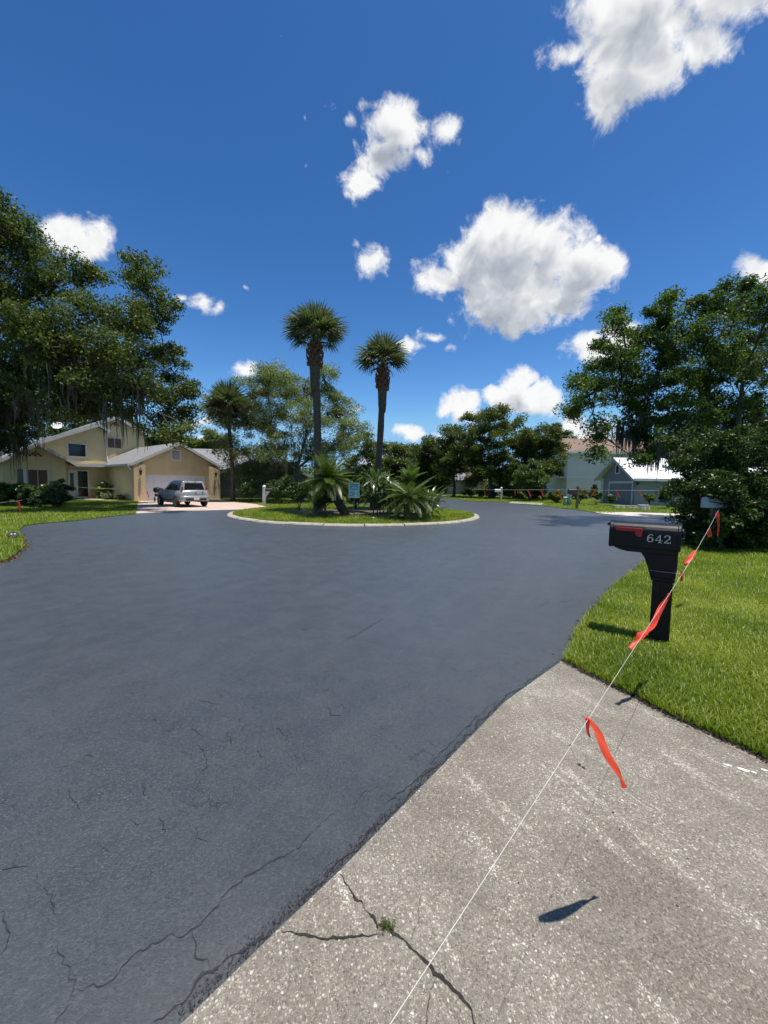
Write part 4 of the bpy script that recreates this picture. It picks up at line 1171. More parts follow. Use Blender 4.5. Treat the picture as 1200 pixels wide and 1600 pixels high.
BG = [
    ('distant tree low behind the two island palms', 570, 68, [(560, 700, 20), (585, 705, 20), (572, 690, 15), (590, 725, 26), (555, 728, 24), (545, 745, 22), (575, 750, 22), (560, 765, 20), (590, 765, 18)], 'leaf_mid'),
    ('distant tree showing right beside the shorter island palm', 620, 64, [(612, 700, 16), (630, 705, 18), (620, 725, 24), (645, 722, 18), (600, 726, 18), (610, 745, 20), (630, 748, 20), (620, 765, 18)], 'leaf_mid'),
    ('dark distant tree behind the small sago palm', 660, 58, [(655, 705, 16), (668, 698, 16), (660, 728, 22), (675, 725, 20), (645, 740, 18), (665, 750, 20), (640, 760, 18), (655, 768, 16), (672, 765, 14)], 'leaf_oak'),
    ('distant tree crown peeping over the brown roof', 872, 85, [(868, 670, 11), (878, 678, 10), (862, 682, 10), (885, 690, 12), (872, 700, 16)], 'leaf_oak'),
    ('bright green tree behind the garage of the yellow house', 250, 52, [(240, 690, 16), (258, 684, 16), (272, 695, 16), (250, 705, 18), (228, 700, 14)], 'leaf_bright'),
    ('bright green tree between the yellow house and the charcoal roof', 300, 56, [(292, 690, 14), (306, 698, 14), (284, 702, 16), (312, 710, 12), (300, 712, 16)], 'leaf_bright'),
    ('wispy grey tree behind the leaning palm trunk on the left', 338, 58, [(332, 680, 10), (345, 690, 12), (325, 700, 12), (338, 708, 14), (352, 705, 12)], 'leaf_oak_pale'),
    ('dark tree mass behind the satellite dish', 90, 52, [(60, 640, 34), (110, 645, 30), (20, 650, 36), (85, 675, 30), (140, 660, 22), (40, 690, 30), (150, 640, 18)], 'leaf_oak'),
    ('dark tree at the far left behind the yellow house', -30, 50, [(-40, 640, 44), (0, 660, 36), (-20, 690, 40), (15, 700, 24)], 'leaf_oak'),
    ('green tree behind the upper gable of the yellow house', 190, 54, [(190, 655, 16), (170, 665, 14), (205, 668, 14), (180, 680, 16), (215, 682, 12)], 'leaf_bright'),
    ('dark tree behind the white roof on the far right', 1080, 46, [(1060, 690, 26), (1100, 680, 32), (1150, 690, 40), (1090, 720, 30), (1130, 730, 36), (1040, 705, 18), (1200, 690, 40)], 'leaf_oak'),
    ('dark tree behind the far beige house', 735, 82, [(720, 720, 18), (745, 725, 20), (765, 735, 20), (700, 735, 20), (735, 745, 20)], 'leaf_oak'),
    ('dark tree at the bend left of the far beige house', 690, 66, [(685, 735, 14), (675, 745, 14), (695, 748, 14), (682, 758, 13), (700, 735, 12), (670, 762, 14), (690, 765, 10)], 'leaf_oak'),
]
for lab, px, Y, lb, mt in BG:
    tree('background_tree', lab, 'tree', P(px, 770, Y).xy.to_3d(), P(px, 738, Y), LB(Y, 2, *lb), int(1700 * len(lb)) + 4000, .34, mt, tr=.22, clump=.6, kcl=3, group='trees far behind the houses')
# far wood closing the horizon
vs_ = []
for k in range(260):
    a = math.radians(RNG.uniform(-75, 75)); r = RNG.uniform(115, 170)
    hgt = RNG.uniform(4, 8.5)
    n = 150
    c = np.array([math.sin(a) * r, math.cos(a) * r, hgt * .5])
    vs_.append(c + RNG.normal(0, 1, (n, 3)) * np.array([2.6, 2.6, hgt * .3]))
pos = np.concatenate(vs_); pos = pos[pos[:, 2] > 0]
V, F = leaf_quads(pos, 1.1, asp=.7)
tag(np_mesh('far_wood', V, F, 'leaf_oak'), 'far belt of dark trees closing the horizon', 'trees', kind='stuff')

# ------------------------------------------------------------------ hedge and shrubs
tree('tall_hedge', 'tall dense dark green hedge behind the black mailbox', 'hedge', G(1150, 858).xy.to_3d(), P(1150, 800, 11),
     LB(11.2, .9, (1105, 715, 36), (1085, 730, 24), (1150, 700, 38), (1190, 695, 36), (1080, 770, 28), (1130, 770, 50), (1190, 770, 55), (1095, 815, 36), (1150, 825, 45), (1210, 820, 50), (1255, 720, 60), (1270, 810, 60), (1085, 845, 18), (1125, 850, 24), (1180, 855, 26), (1230, 855, 30)) + [(1158, 795, 9.9, 26), (1190, 800, 9.8, 30), (1128, 742, 10.0, 18), (1105, 815, 10.4, 16), (1150, 840, 10.0, 22), (1100, 850, 10.2, 14), (1152, 798, 9.4, 17), (1128, 818, 9.45, 11), (1118, 840, 9.5, 13), (1122, 763, 9.6, 13), (1142, 770, 9.5, 14)],
     140000, .085, 'leaf_hedge', tr=.09, clump=.15, kcl=75, flat=1.0, depth=1.5, twig=.010)
def shrub(label, px, py, Y, rw, rh, n, size, mt, name='shrub', group=None, lean=0):
    b = G(px, py) if Y is None else P(px, py, Y)
    Y = b.y; z0 = b.z if b.z > 0 else 0
    q = []
    rr = random.Random(int(px * 7 + py))
    for k in range(7):
        a = k * 2.4
        q.append((px + rw * .5 * math.cos(a) * (k > 0), py - rh * (.35 + .45 * rr.random()), Y + rw * .5 * math.sin(a) * Y / 600, rw * rr.uniform(.35, .55)))
    return tree(name, label, 'shrub', (b.x, b.y, z0), (b.x, b.y, z0 + .12), q, n, size, mt, tr=.04, clump=rw * Y / 600 * .16, kcl=30 / max(.1, (rw * Y / 600) ** 2), group=group, twig=.008, flat=1.0)
SH = [
    ('large leafy bush beside the window of the yellow house', 85, 794, None, 26, 46, 9000, .14, 'leaf_shrub'),
    ('bush at the left corner in front of the yellow house wing', 45, 792, None, 24, 36, 6000, .14, 'leaf_shrub'),
    ('dark bush at the left picture edge by the yellow house', 8, 791, None, 24, 34, 5000, .15, 'leaf_oak'),
    ('low leafy bush between the two bushes by the yellow house', 63, 794, None, 16, 26, 3000, .13, 'leaf_shrub'),
    ('low pale plants beside the garage side wall', 168, 780, 32, 9, 9, 900, .16, 'leaf_greygrass'),
    ('low reddish-green plants beside the white garage downpipe', 190, 782, 31, 9, 7, 700, .15, 'leaf_dry'),
    ('dark round bush on the left of the island', 468, 797, 18.0, 24, 40, 9000, .10, 'leaf_hedge'),
    ('dark bush behind the leaning sago palm', 508, 796, 18.6, 26, 36, 8000, .10, 'leaf_hedge'),
    ('leafy dark bush in the middle of the island between the palms', 556, 795, 19.2, 28, 44, 9000, .11, 'leaf_shrub'),
    ('leafy bush at the foot of the shorter island palm', 620, 796, 18.6, 28, 44, 9000, .11, 'leaf_shrub'),
    ('low dark bush behind the squat sago palm', 655, 796, 18.6, 20, 28, 5000, .10, 'leaf_shrub'),
    ('dark shrubs behind the cream mailbox post', 392, 785, None, 26, 40, 6500, .15, 'leaf_shrub'),
    ('broad dark shrub right of the cream mailbox post', 440, 787, None, 28, 42, 8000, .15, 'leaf_shrub'),
    ('dark upright bush at the corner of the grey house', 931, 789, None, 10, 36, 3600, .17, 'leaf_oak'),
    ('low bush below the grey house wall', 1040, 786, 30, 15, 20, 3200, .13, 'leaf_shrub'),
    ('small spiky green plant left of the low bush by the grey wall', 1015, 786, 30, 10, 13, 1600, .13, 'leaf_bright'),
    ('small plant at the foot of the grey garage', 955, 784, 33, 8, 10, 1200, .14, 'leaf_shrub'),
    ('rambling yellowish bushes behind the green utility posts', 905, 786, 36, 16, 22, 3200, .16, 'leaf_mid'),
    ('rambling bush left of the brown mailbox', 868, 786, 38, 16, 24, 3200, .16, 'leaf_mid'),
    ('pale rounded bush near the far beige house', 752, 779, 50, 9, 14, 1800, .18, 'leaf_bright'),
    ('dark shrub under the tree row by the white mailbox', 800, 782, 48, 24, 24, 4200, .2, 'leaf_oak'),
    ('dark shrub under the tree row near the path', 838, 783, 46, 20, 22, 3600, .2, 'leaf_oak'),
    ('small bush under the tallest tree of the row', 772, 781, 52, 20, 24, 3200, .2, 'leaf_oak'),
    ('bush at the far left of the tree row near the bend', 735, 779, 56, 14, 16, 2200, .2, 'leaf_oak'),
]
for s in SH: shrub(*s)

# ------------------------------------------------------------------ palms
def me_from(name, vs, fs, mat):
    me = bpy.data.meshes.new(name); me.from_pydata([tuple(v) for v in vs], [], fs); me.materials.append(M[mat])
    return me
def fan_mesh(pet, rad, droop, seed, nseg=30):
    """one costapalmate leaf: stalk along +x, folded fan of segments with hanging tips"""
    rr = random.Random(seed)
    vs, fs = [], []
    def strip(pts, wd, side):
        k0 = len(vs)
        for p, w in zip(pts, wd):
            vs.append(p - side * w); vs.append(p + side * w)
        for i in range(len(pts) - 1):
            fs.append((k0 + 2 * i, k0 + 2 * i + 1, k0 + 2 * i + 3, k0 + 2 * i + 2))
    pp = [Vector((pet * s, 0, -.10 * pet * s * s)) for s in (0, .35, .7, 1)]
    strip(pp, [.03, .022, .018, .015], Vector((0, 1, 0)))
    strip(pp, [.02, .016, .012, .01], Vector((0, 0, 1)))
    h = pp[-1]
    for k in range(nseg):
        a = math.radians(-118 + 236 * k / (nseg - 1)) + rr.uniform(-.03, .03)
        Ls = rad * (.72 + .28 * math.cos(a * .6)) * rr.uniform(.86, 1.1)
        d = Vector((math.cos(a), math.sin(a), (.10 if k % 2 else -.02)))
        side = Vector((-math.sin(a), math.cos(a), .35 * (1 if k % 2 else -1)))
        pts, wd = [], []
        for s, w in ((.04, .012), (.35, .034), (.65, .026), (.86, .014), (1.0, .003)):
            z = -droop * Ls * s ** 2.6 - .10 * abs(math.sin(a)) * s * Ls
            pts.append(h + d * (Ls * s * (1 - .25 * droop * s * s)) + Vector((0, 0, z)))
            wd.append(w * rad)
        strip(pts, wd, side)
    return me_from('frond', vs, fs, 'frond_sabal')
FANS = [fan_mesh(.92, .95, d, i) for i, d in enumerate((.10, .22, .36, .50))]
def sabal(label, base, top, r, crown, nf, seed, lean_mid=0, group='sabal palms', boots=True):
    base, top = Vector(base), Vector(top)
    t = thing('sabal_palm', label, 'palm tree', base, 0, group)
    H_ = top - base
    rr = random.Random(seed)
    pts, rad = [], []
    n = 26
    for i in range(n + 1):
        s = i / n
        p = H_ * s + Vector((lean_mid * math.sin(PI * s), 0, 0))
        pts.append(p); rad.append(r * (1.18 - .25 * min(1, s * 4)) * (1 + .05 * rr.uniform(-1, 1)) * (1.0 - .12 * s))
    pts[0].z -= .06
    MB().tube(pts, rad, 14).build('trunk', 'bark_palm', t, True)
    if boots:                       # old leaf bases below the crown, then the darker skirt
        L_ = H_.length
        up = H_.normalized()
        MB().lathe([(r * .9, -2.3), (r * 1.1, -1.9), (r * 1.2, -1.2), (r * 1.35, -.75), (r * 1.1, -.2), (r * .6, .15)], 12, pts[-1]).build('leaf_skirt', 'bark_palm', t, True)
        q = MB()
        for k in range(46):
            a = k * 2.39996; z = -1.15 + 1.2 * k / 46
            rad_ = r * (1.42 + .25 * math.sin(PI * (k / 46)) - .75 * max(0, k / 46 - .55))
            c = pts[-1] + Vector((math.cos(a) * rad_, math.sin(a) * rad_, z))
            o_ = Vector((math.cos(a), math.sin(a), 0)); s_ = Vector((-math.sin(a), math.cos(a), 0))
            w = .09; h_ = .24 * rr.uniform(.8, 1.2)
            q.add([c - s_ * w - o_ * .1, c + s_ * w - o_ * .1, c + s_ * w * .7 + o_ * .05 + Vector((0, 0, h_)), c - s_ * w * .7 + o_ * .05 + Vector((0, 0, h_)), c + o_ * .07 + Vector((0, 0, .02)), c + o_ * .09 + Vector((0, 0, h_ * .9))],
                  [(0, 4, 5, 3), (4, 1, 2, 5), (0, 1, 4), (3, 5, 2), (0, 3, 2, 1)])
        q.build('leaf_boots', 'boot_brown', t)
    c0 = pts[-1]
    for k in range(nf):
        f = k / nf
        a = k * 2.39996 + rr.uniform(-.2, .2)
        el = math.radians(86 - 66 * f ** 1.05 + rr.uniform(-6, 6))
        me_ = FANS[min(3, int(f * 3.2 + rr.random() * .9))]
        o = bpy.data.objects.new('frond', me_)
        link(o, t)
        o.location = c0 + Vector((0, 0, .22 - .22 * f))
        o.rotation_euler = (rr.uniform(-.3, .3), -el, a)
        s = crown * rr.uniform(.88, 1.1)
        o.scale = (s, s, s)
    return t
b1 = P(497, 790, 19.6); b2 = P(584, 790, 21.2)
sabal('taller sabal palm on the left of the round island', (b1.x, b1.y, .1), P(492, 539, 19.6), .215, 1.02, 40, 1, .05)
sabal('shorter slightly leaning sabal palm on the right of the round island', (b2.x, b2.y, .1), P(598, 577, 21.2), .20, .98, 34, 2, .10)
b3 = G(364, 784)
sabal('thin cabbage palm between the yellow house and the pale oak', (b3.x, b3.y, 0), P(356, 650, b3.y), .17, 1.38, 44, 3, .1, boots=False)

def pinnate(ln, arch, leaflet, npair, seed, mat='frond_sago', stalk=.12, vee=.5, wdt=.008):
    rr = random.Random(seed)
    vs, fs = [], []
    def P_(s): return Vector((ln * s * (1 - .18 * arch * s), 0, ln * (-arch * .75 * s * s + .02 * s)))
    n = 9
    for side in (Vector((0, 1, 0)), Vector((0, 0, 1))):
        k0 = len(vs)
        for i in range(n + 1):
            s = i / n; w = .013 * (1 - .8 * s)
            vs += [P_(s) - side * w, P_(s) + side * w]
        fs += [(k0 + 2 * i, k0 + 2 * i + 1, k0 + 2 * i + 3, k0 + 2 * i + 2) for i in range(n)]
    for k in range(npair):
        s = stalk + (1 - stalk) * (k + .5) / npair
        p = P_(s); tg = (P_(min(1, s + .02)) - P_(s - .02)).normalized()
        l = leaflet * math.sin(PI * min(1, .18 + .82 * (s - stalk) / (1 - stalk) * .92)) ** .6 * rr.uniform(.9, 1.1)
        for sg in (-1, 1):
            d = (tg * .55 + Vector((0, sg, 0)) + Vector((0, 0, vee))).normalized()
            k0 = len(vs)
            mid = p + d * l * .55; tip = p + d * l + Vector((0, 0, -.22 * l))
            vs.extend([p - tg * wdt, p + tg * wdt, mid + tg * wdt * 1.1, mid - tg * wdt * 1.1, tip])
            fs.extend([(k0, k0 + 1, k0 + 2, k0 + 3), (k0 + 3, k0 + 2, k0 + 4)])
    return me_from('frond', vs, fs, mat)
SAGO = [pinnate(1.5, a, .25, 50, i, wdt=.0075) for i, a in enumerate((.16, .38, .6, .85))]
def sago(label, base, top, r, scale, nf, seed, lo=-25, hi=86, name='sago_palm', meshes=None):
    base, top = Vector(base), Vector(top)
    t = thing(name, label, 'palm', base, 0, 'sago palms on the island')
    rr = random.Random(seed)
    H_ = top - base
    pts = [H_ * (i / 12) + Vector((0, 0, -.05 * (i == 0))) for i in range(13)]
    o = MB().tube(pts, [r * (1.0 + .12 * (i % 2) - .1 * i / 12) for i in range(13)], 12).build('trunk', 'bark_sago', t)
    q = MB()
    for k in range(150):
        a = k * 2.39996; s = k / 150
        c = H_ * s + Vector((math.cos(a), math.sin(a), 0)) * r * .98
        o_ = Vector((math.cos(a), math.sin(a), .5)); s_ = Vector((-math.sin(a), math.cos(a), 0))
        q.add([c - s_ * .03, c + s_ * .03, c + o_ * .06, c + Vector((0, 0, .05))], [(0, 1, 2), (0, 2, 3), (1, 3, 2)])
    q.build('leaf_scars', 'bark_sago', t)
    ms = meshes or SAGO
    for k in range(nf):
        f = k / nf
        o = bpy.data.objects.new('frond', ms[min(3, int(f * 3.4 + rr.random() * .7))])
        link(o, t)
        o.location = H_ + Vector((0, 0, .05 - .12 * f))
        el = math.radians(hi + (lo - hi) * f ** .9 + rr.uniform(-5, 5))
        o.rotation_euler = (rr.uniform(-.25, .25), -el, k * 2.39996 + rr.uniform(-.15, .15))
        s = scale * rr.uniform(.85, 1.1)
        o.scale = (s, s, s)
    return t
g1 = P(541, 797, 17.0); g2 = P(641, 801, 16.4)
sago('leaning sago palm with a long dark trunk on the island', (g1.x, g1.y, .15), P(512, 752, 17.0), .19, .92, 64, 4, -6, 74)
sago('squat sago palm with wide arching fronds on the island', (g2.x, g2.y, .15), P(640, 778, 16.4), .25, .92, 60, 5, -24, 42)
g3 = P(648, 790, 20.0)
UP = [pinnate(1.5, a, .34, 26, 20 + i, 'leaf_bright', wdt=.016) for i, a in enumerate((.10, .2, .3, .45))]
sago('young feathery palm standing behind the squat sago palm', (g3.x, g3.y, .15), P(643, 752, 20.0), .07, .72, 18, 6, 35, 88, 'young_palm', UP)

def strap_leaf(ln, wd, arch, seed, mat='leaf_strap'):
    vs, fs = [], []
    for i in range(8):
        s = i / 7
        w = wd * math.sin(PI * min(1, .12 + .88 * s)) ** .8 if s < 1 else .002
        p = Vector((ln * s, 0, -arch * ln * s * s))
        vs += [p + Vector((0, -w, w * .35)), p, p + Vector((0, w, w * .35))]
    for i in range(7):
        for j in range(2):
            a = 3 * i + j
            fs.append((a, a + 1, a + 4, a + 3))
    return me_from('leaf', vs, fs, mat)
def strap_plant(label, base, nleaf, meshes, scale, seed, lo, hi, stem=0.0, name='leafy_plant', spread=.12, cat='plant', group=None):
    t = thing(name, label, cat, base, 0, group)
    rr = random.Random(seed)
    if stem:
        for k in range(5):
            a = k * 1.26; x, y = math.cos(a) * spread, math.sin(a) * spread
            MB().tube([(x * .5, y * .5, -.03), (x, y, stem * .5), (x * 1.6, y * 1.6, stem * rr.uniform(.8, 1.1))], [.028, .022, .014], 6).build('stem', 'bark_palm', t)
    for k in range(nleaf):
        o = bpy.data.objects.new('leaf', meshes[k % len(meshes)])
        link(o, t)
        a = k * 2.39996 + rr.uniform(-.3, .3)
        rad = spread * rr.random() * 2
        o.location = (math.cos(a) * rad, math.sin(a) * rad, stem * rr.uniform(.25, 1.05))
        o.rotation_euler = (rr.uniform(-.5, .5), -math.radians(rr.uniform(lo, hi)), a)
        s = scale * rr.uniform(.7, 1.2)
        o.scale = (s, s, s)
    return t
BROAD = [strap_leaf(.62, .060, a, i) for i, a in enumerate((.25, .45, .7))]
THIN = [strap_leaf(.55, .010, a, i, 'leaf_greygrass') for i, a in enumerate((.25, .5, .8))]
gp = P(588, 798, 17.4)
strap_plant('tall broad-leaved plant behind the teal sign on the island', (gp.x, gp.y, .15), 170, BROAD, .95, 3, -25, 75, 1.75, spread=.26)
gp = P(604, 798, 18.2)
strap_plant('second broad-leaved plant right of the teal sign', (gp.x, gp.y, .15), 140, BROAD, .9, 4, -25, 75, 1.55, spread=.26)
gp = P(668, 797, 17.4)
strap_plant('broad-leaved plant at the right end of the island bed', (gp.x, gp.y, .12), 120, BROAD, .85, 8, -20, 80, 1.0, spread=.28)
for i, (px, py, Y, n, sc, lab) in enumerate([
    (489, 800, 16.6, 90, 1.2, 'pale tufted grass clump left of the sago trunk'), (511, 799, 16.9, 45, .75, 'small grey-green tuft right beside the sago trunk'),
    (610, 800, 16.6, 40, .6, 'low tuft left of the squat sago palm'), (596, 800, 16.5, 36, .55, 'low grassy tuft near the island edge under the broad leaves'), (568, 799, 16.8, 30, .5, 'low tuft just right of the sign stake')]):
    gp = P(px, py, Y)
    strap_plant(lab, (gp.x, gp.y, .14), n, THIN, sc, 30 + i, 15, 85, name='grass_clump', spread=.10, group='grass clumps on the island')
BL = [strap_leaf(.6, .11, a, i, 'leaf_lime') for i, a in enumerate((.3, .5, .8))]
# plants at the front door
gp = Hy.o + Hy.u * -.55 + Hy.v * 5.6
t = strap_plant('potted plant with lime yellow leaves beside the front door', (gp.x, gp.y, .03), 34, BL, .9, 50, -10, 60, 1.05, name='potted_plant', spread=.14)
MB().lathe([(.20, 0), (.26, .3), (.30, .55), (.27, .56), (.25, .5)], 16).build('pot', 'pot_black', t, True)
gp = Hy.o + Hy.u * -.05 + Hy.v * 5.0
strap_plant('dark leafy plant behind the lime potted plant', (gp.x, gp.y, .03), 40, BROAD, 1.2, 51, 0, 80, 1.1, spread=.2)

# rocks and mulch chips on the island bed
rr = random.Random(3)
for i, (px, py, s, lab) in enumerate([(583, 802, .12, 'small pale rock at the front of the planting bed'), (618, 801, .14, 'pale rock left of the squat sago palm'), (606, 801, .1, 'small rock in the middle of the planting bed'), (555, 801, .09, 'small rock right of the sign stake')]):
    gp = P(px, py, 16.3)
    mb = MB().lathe([(.02, 0), (s * .9, .02), (s, s * .35), (s * .6, s * .6), (.02, s * .68)], 9)
    mb.v = [(x * (1 + .3 * mnoise.noise((x * 9 + i, y * 9, z * 9))), y * .8, z * (1 + .3 * mnoise.noise((x * 7, y * 7, i)))) for x, y, z in mb.v]
    o = mb.build('rock', 'field_stone', None); o.location = (gp.x, gp.y, .13)
    tag(o, lab, 'rock', 'rocks in the planting bed')

# sign on the island
gp = P(553, 797, 16.3)
t = thing('yard_sign', 'small teal notice board with blurred text on a stake', 'sign', (gp.x, gp.y, .12), .05)
c = P(553, 766, 16.3) - Vector((gp.x, gp.y, .12))
hw, hh = .225, .315
bd = MB().box(-hw, hw, -.012, .012, c.z - hh, c.z + hh).build('board', 'sign_teal', t)
fr = MB()
for b in ((-hw, hw, c.z + hh - .03, c.z + hh), (-hw, hw, c.z - hh, c.z - hh + .03), (-hw, -hw + .03, c.z - hh + .03, c.z + hh - .03), (hw - .03, hw, c.z - hh + .03, c.z + hh - .03)):
    fr.box(b[0], b[1], -.02, -.0122, b[2], b[3])
fr.build('border', 'sign_pale', bd)
for row in range(8):
    z = c.z + hh - .075 - row * .066
    x = -hw + .05 + rr.random() * .05
    while x < hw - .07:
        w = rr.uniform(.03, .09)
        MB().box(x, min(x + w, hw - .04), -.0165, -.0123, z - .018, z + .018).build('text_stroke', 'sign_ink' if rr.random() < .65 else 'sign_pale', bd)
        x += w + rr.uniform(.012, .04)
MB().box(-.02, .02, .013, .04, -.1, c.z + hh - .05).build('stake', 'wood_old', t)

# ------------------------------------------------------------------ car in the driveway
def build_car(loc, heading):
    """compact boxy hatchback; local frame: +y forward, x to the right"""
    t = thing('parked_car', 'silver boxy hatchback parked in the pink paver driveway', 'car', loc, heading - PI / 2)
    def loft(secs, name, mat, parent=t, smooth=True, bevel=0):
        n = len(secs[0]); vs = [p for s in secs for p in s]; fs = []
        for i in range(len(secs) - 1):
            for k in range(n - 1):
                fs.append((i * n + k, i * n + k + 1, (i + 1) * n + k + 1, (i + 1) * n + k))
        fs += [tuple(range(n)), tuple(range(len(secs) * n - 1, (len(secs) - 1) * n - 1, -1))]
        return MB().add(vs, fs).build(name, mat, parent, smooth, bevel)
    # lower body: sections along y (half width, sill z, belt z, top z)
    def sec(y, hw, zs, zb, zt, crown=.04):
        return [(-hw * .90, y, zs), (-hw, y, zs + .14), (-hw * 1.0, y, (zs + zb) / 2), (-hw * .985, y, zb), (-hw * .86, y, zt), (0, y, zt + crown), (hw * .86, y, zt), (hw * .985, y, zb), (hw, y, (zs + zb) / 2), (hw, y, zs + .14), (hw * .90, y, zs)]
    S_ = [sec(-2.05, .76, .42, .80, .92), sec(-1.98, .85, .34, .88, 1.02), (sec(-1.6, .89, .26, .93, 1.03)), sec(-.6, .89, .24, .93, 1.02), sec(.5, .89, .24, .92, 1.01), sec(.95, .885, .25, .92, 1.02), sec(1.5, .87, .27, .88, 1.0), sec(1.88, .82, .30, .80, .92), sec(2.02, .74, .36, .70, .78)]
    body = loft(S_, 'body', 'silver_paint')
    # wheel arches and wheels
    for x, y in ((-.80, -1.27), (.80, -1.27), (-.80, 1.28), (.80, 1.28)):
        sg = 1 if x > 0 else -1
        MB().lathe([(.37, 0), (.37, .012 * sg)], 24, (.895 * sg, y, .34), 'x').build('wheel_arch', 'car_trim', body)
        w = MB().lathe([(.20, -.10), (.30, -.11), (.325, -.06), (.325, .06), (.30, .11), (.20, .10)], 28, (x + .05 * sg, y, .325), 'x').build('tyre', 'tyre', t, True)
        rim = MB().lathe([(.205, .0), (.205, .10 * sg), (.18, .085 * sg)], 24, (x + .055 * sg, y, .325), 'x').build('rim', 'car_trim', w)
        sp_ = MB()
        for k in range(5):
            a = 2 * PI * k / 5
            M4 = Matrix.Translation((x + .155 * sg, y, .325)) @ Matrix.Rotation(a, 4, 'X')
            sp_.box(-.012, .012, -.035, .035, .02, .20, M4)
        sp_.lathe([(.05, 0), (.05, .02 * sg)], 12, (x + .15 * sg, y, .325), 'x')
        sp_.lathe([(.215, 0), (.215, .012 * sg), (.19, .012 * sg), (.19, 0)], 24, (x + .15 * sg, y, .325), 'x')
        sp_.build('spokes', 'alloy', w)
    # greenhouse
    def gsec(y, hw, z):
        return [(-hw, y, z), (hw, y, z)]
    zb, zt = 1.0, 1.56
    lowr = [(-.80, -1.90), (.80, -1.90), (.80, .95), (-.80, .95)]
    topr = [(-.62, -1.72), (.62, -1.72), (.62, .12), (-.62, .12)]
    V = [(x, y, zb - .03) for x, y in lowr] + [(x, y, zt) for x, y in topr] + [(x * .9, y * .97 - .02, zt + .05) for x, y in topr]
    cab = MB().add(V, [(0, 1, 5, 4), (1, 2, 6, 5), (2, 3, 7, 6), (3, 0, 4, 7), (4, 5, 9, 8), (5, 6, 10, 9), (6, 7, 11, 10), (7, 4, 8, 11), (8, 9, 10, 11)]).build('cabin', 'silver_paint', t, False, .03, 3)
    def lerp(a, b_, s): return Vector(a) * (1 - s) + Vector(b_) * s
    def panel(name, A, B, Cc, Dd, u0, u1, v0, v1, mat, off, parent=cab):
        """quad glass set on the cabin face A-B-C-D (A,B bottom)"""
        q = []
        nrm = (Vector(B) - Vector(A)).cross(Vector(Dd) - Vector(A)).normalized()
        for u_, v_ in ((u0, v0), (u1, v0), (u1, v1), (u0, v1)):
            q.append(lerp(lerp(A, B, u_), lerp(Dd, Cc, u_), v_) + nrm * off)
        q2 = [p - nrm * .02 for p in q]
        return MB().add(q + q2, [(0, 1, 2, 3), (7, 6, 5, 4), (0, 4, 5, 1), (1, 5, 6, 2), (2, 6, 7, 3), (3, 7, 4, 0)]).build(name, mat, parent)
    b_, u_ = V[:4], V[4:8]
    panel('rear_window', b_[0], b_[1], u_[1], u_[0], .10, .90, .18, .88, 'dark_glass', .006)
    panel('windscreen', b_[2], b_[3], u_[3], u_[2], .06, .94, .08, .94, 'dark_glass', .006)
    for s in (0, 1):
        A, B, Cc, Dd = (b_[3], b_[0], u_[0], u_[3]) if s == 0 else (b_[1], b_[2], u_[2], u_[1])
        f = (lambda a, c: (a, c)) if s == 0 else (lambda a, c: (1 - c, 1 - a))
        for a, c in ((.14, .47), (.49, .78), (.80, .90)):
            a2, c2 = f(a, c)
            panel('side_window', A, B, Cc, Dd, a2, c2, .12, .86, 'dark_glass', .006)
    # tail: lamps, hatch seam, bumper, plate, badge, wiper
    for sg in (-1, 1):
        o = MB().prism([(.70 * sg, .94), (.80 * sg, .93), (.775 * sg, 1.14), (.735 * sg, 1.28), (.70 * sg, 1.26)], -1.97, -1.84).build('tail_lamp', 'tail_red', t, False, .015)
        MB().prism([(.715 * sg, .98), (.765 * sg, .98), (.755 * sg, 1.06), (.715 * sg, 1.06)], -1.982, -1.971).build('lamp_glass', 'plate', o)
        m_ = MB().lathe([(.02, -.10), (.075, -.07), (.085, .04), (.06, .09)], 12, (.98 * sg, .62, 1.05), 'y').build('door_mirror', 'silver_paint', t, True)
        MB().tube([(.86 * sg, .62, 1.0), (.96 * sg, .62, 1.04)], .025, 6).build('mirror_arm', 'car_trim', m_)
        for y in (-.62, .32):
            MB().box(.885 * sg - .02, .885 * sg + .02, y - .1, y + .1, .86, .89).build('door_handle', 'silver_paint', t, bevel=.008)
        MB().box(.893 * sg - .006, .893 * sg + .006, -.95, .95, .40, .48).build('side_moulding', 'car_trim', t)
        for y in (-.98, -.13, .82):
            MB().box(.894 * sg - .004, .894 * sg + .004, y - .006, y + .006, .30, .94).build('door_seam', 'car_trim', t)
    bmp = loft([[(x, y - .05 + .10 * (x / .86) ** 2, z) for z, y in ((.36, -2.02), (.46, -2.10), (.66, -2.12), (.72, -2.05), (.70, -1.95), (.36, -1.95))] for x in (-.86, -.6, -.3, 0, .3, .6, .86)], 'rear_bumper', 'silver_paint')
    MB().box(-.62, .62, -2.155, -2.10, .40, .56).build('bumper_insert', 'car_trim', bmp, bevel=.02)
    MB().box(-.16, .16, -2.185, -2.16, .46, .60).build('number_plate', 'plate', bmp)
    MB().box(-.60, .60, -2.06, -2.035, .745, .765).build('hatch_seam', 'car_trim', t)
    MB().lathe([(.05, 0), (.05, -.02)], 14, (0, -2.06, .93), 'y').build('badge', 'alloy', t)
    MB().lathe([(.04, 0), (.04, -.02)], 10, (.42, -2.05, .93), 'y').build('hatch_lock', 'car_trim', t)
    MB().tube([(0, -1.93, 1.08), (.25, -1.91, 1.13)], .012, 5).build('rear_wiper', 'car_trim', t)
    MB().tube([(.2, -1.55, 1.60), (.2, -1.72, 1.78)], .008, 5).build('aerial', 'car_trim', t)
    MB().box(-.55, -.52, -1.6, .0, 1.60, 1.63).build('roof_rail', 'car_trim', t); MB().box(.52, .55, -1.6, .0, 1.60, 1.63).build('roof_rail', 'car_trim', t)
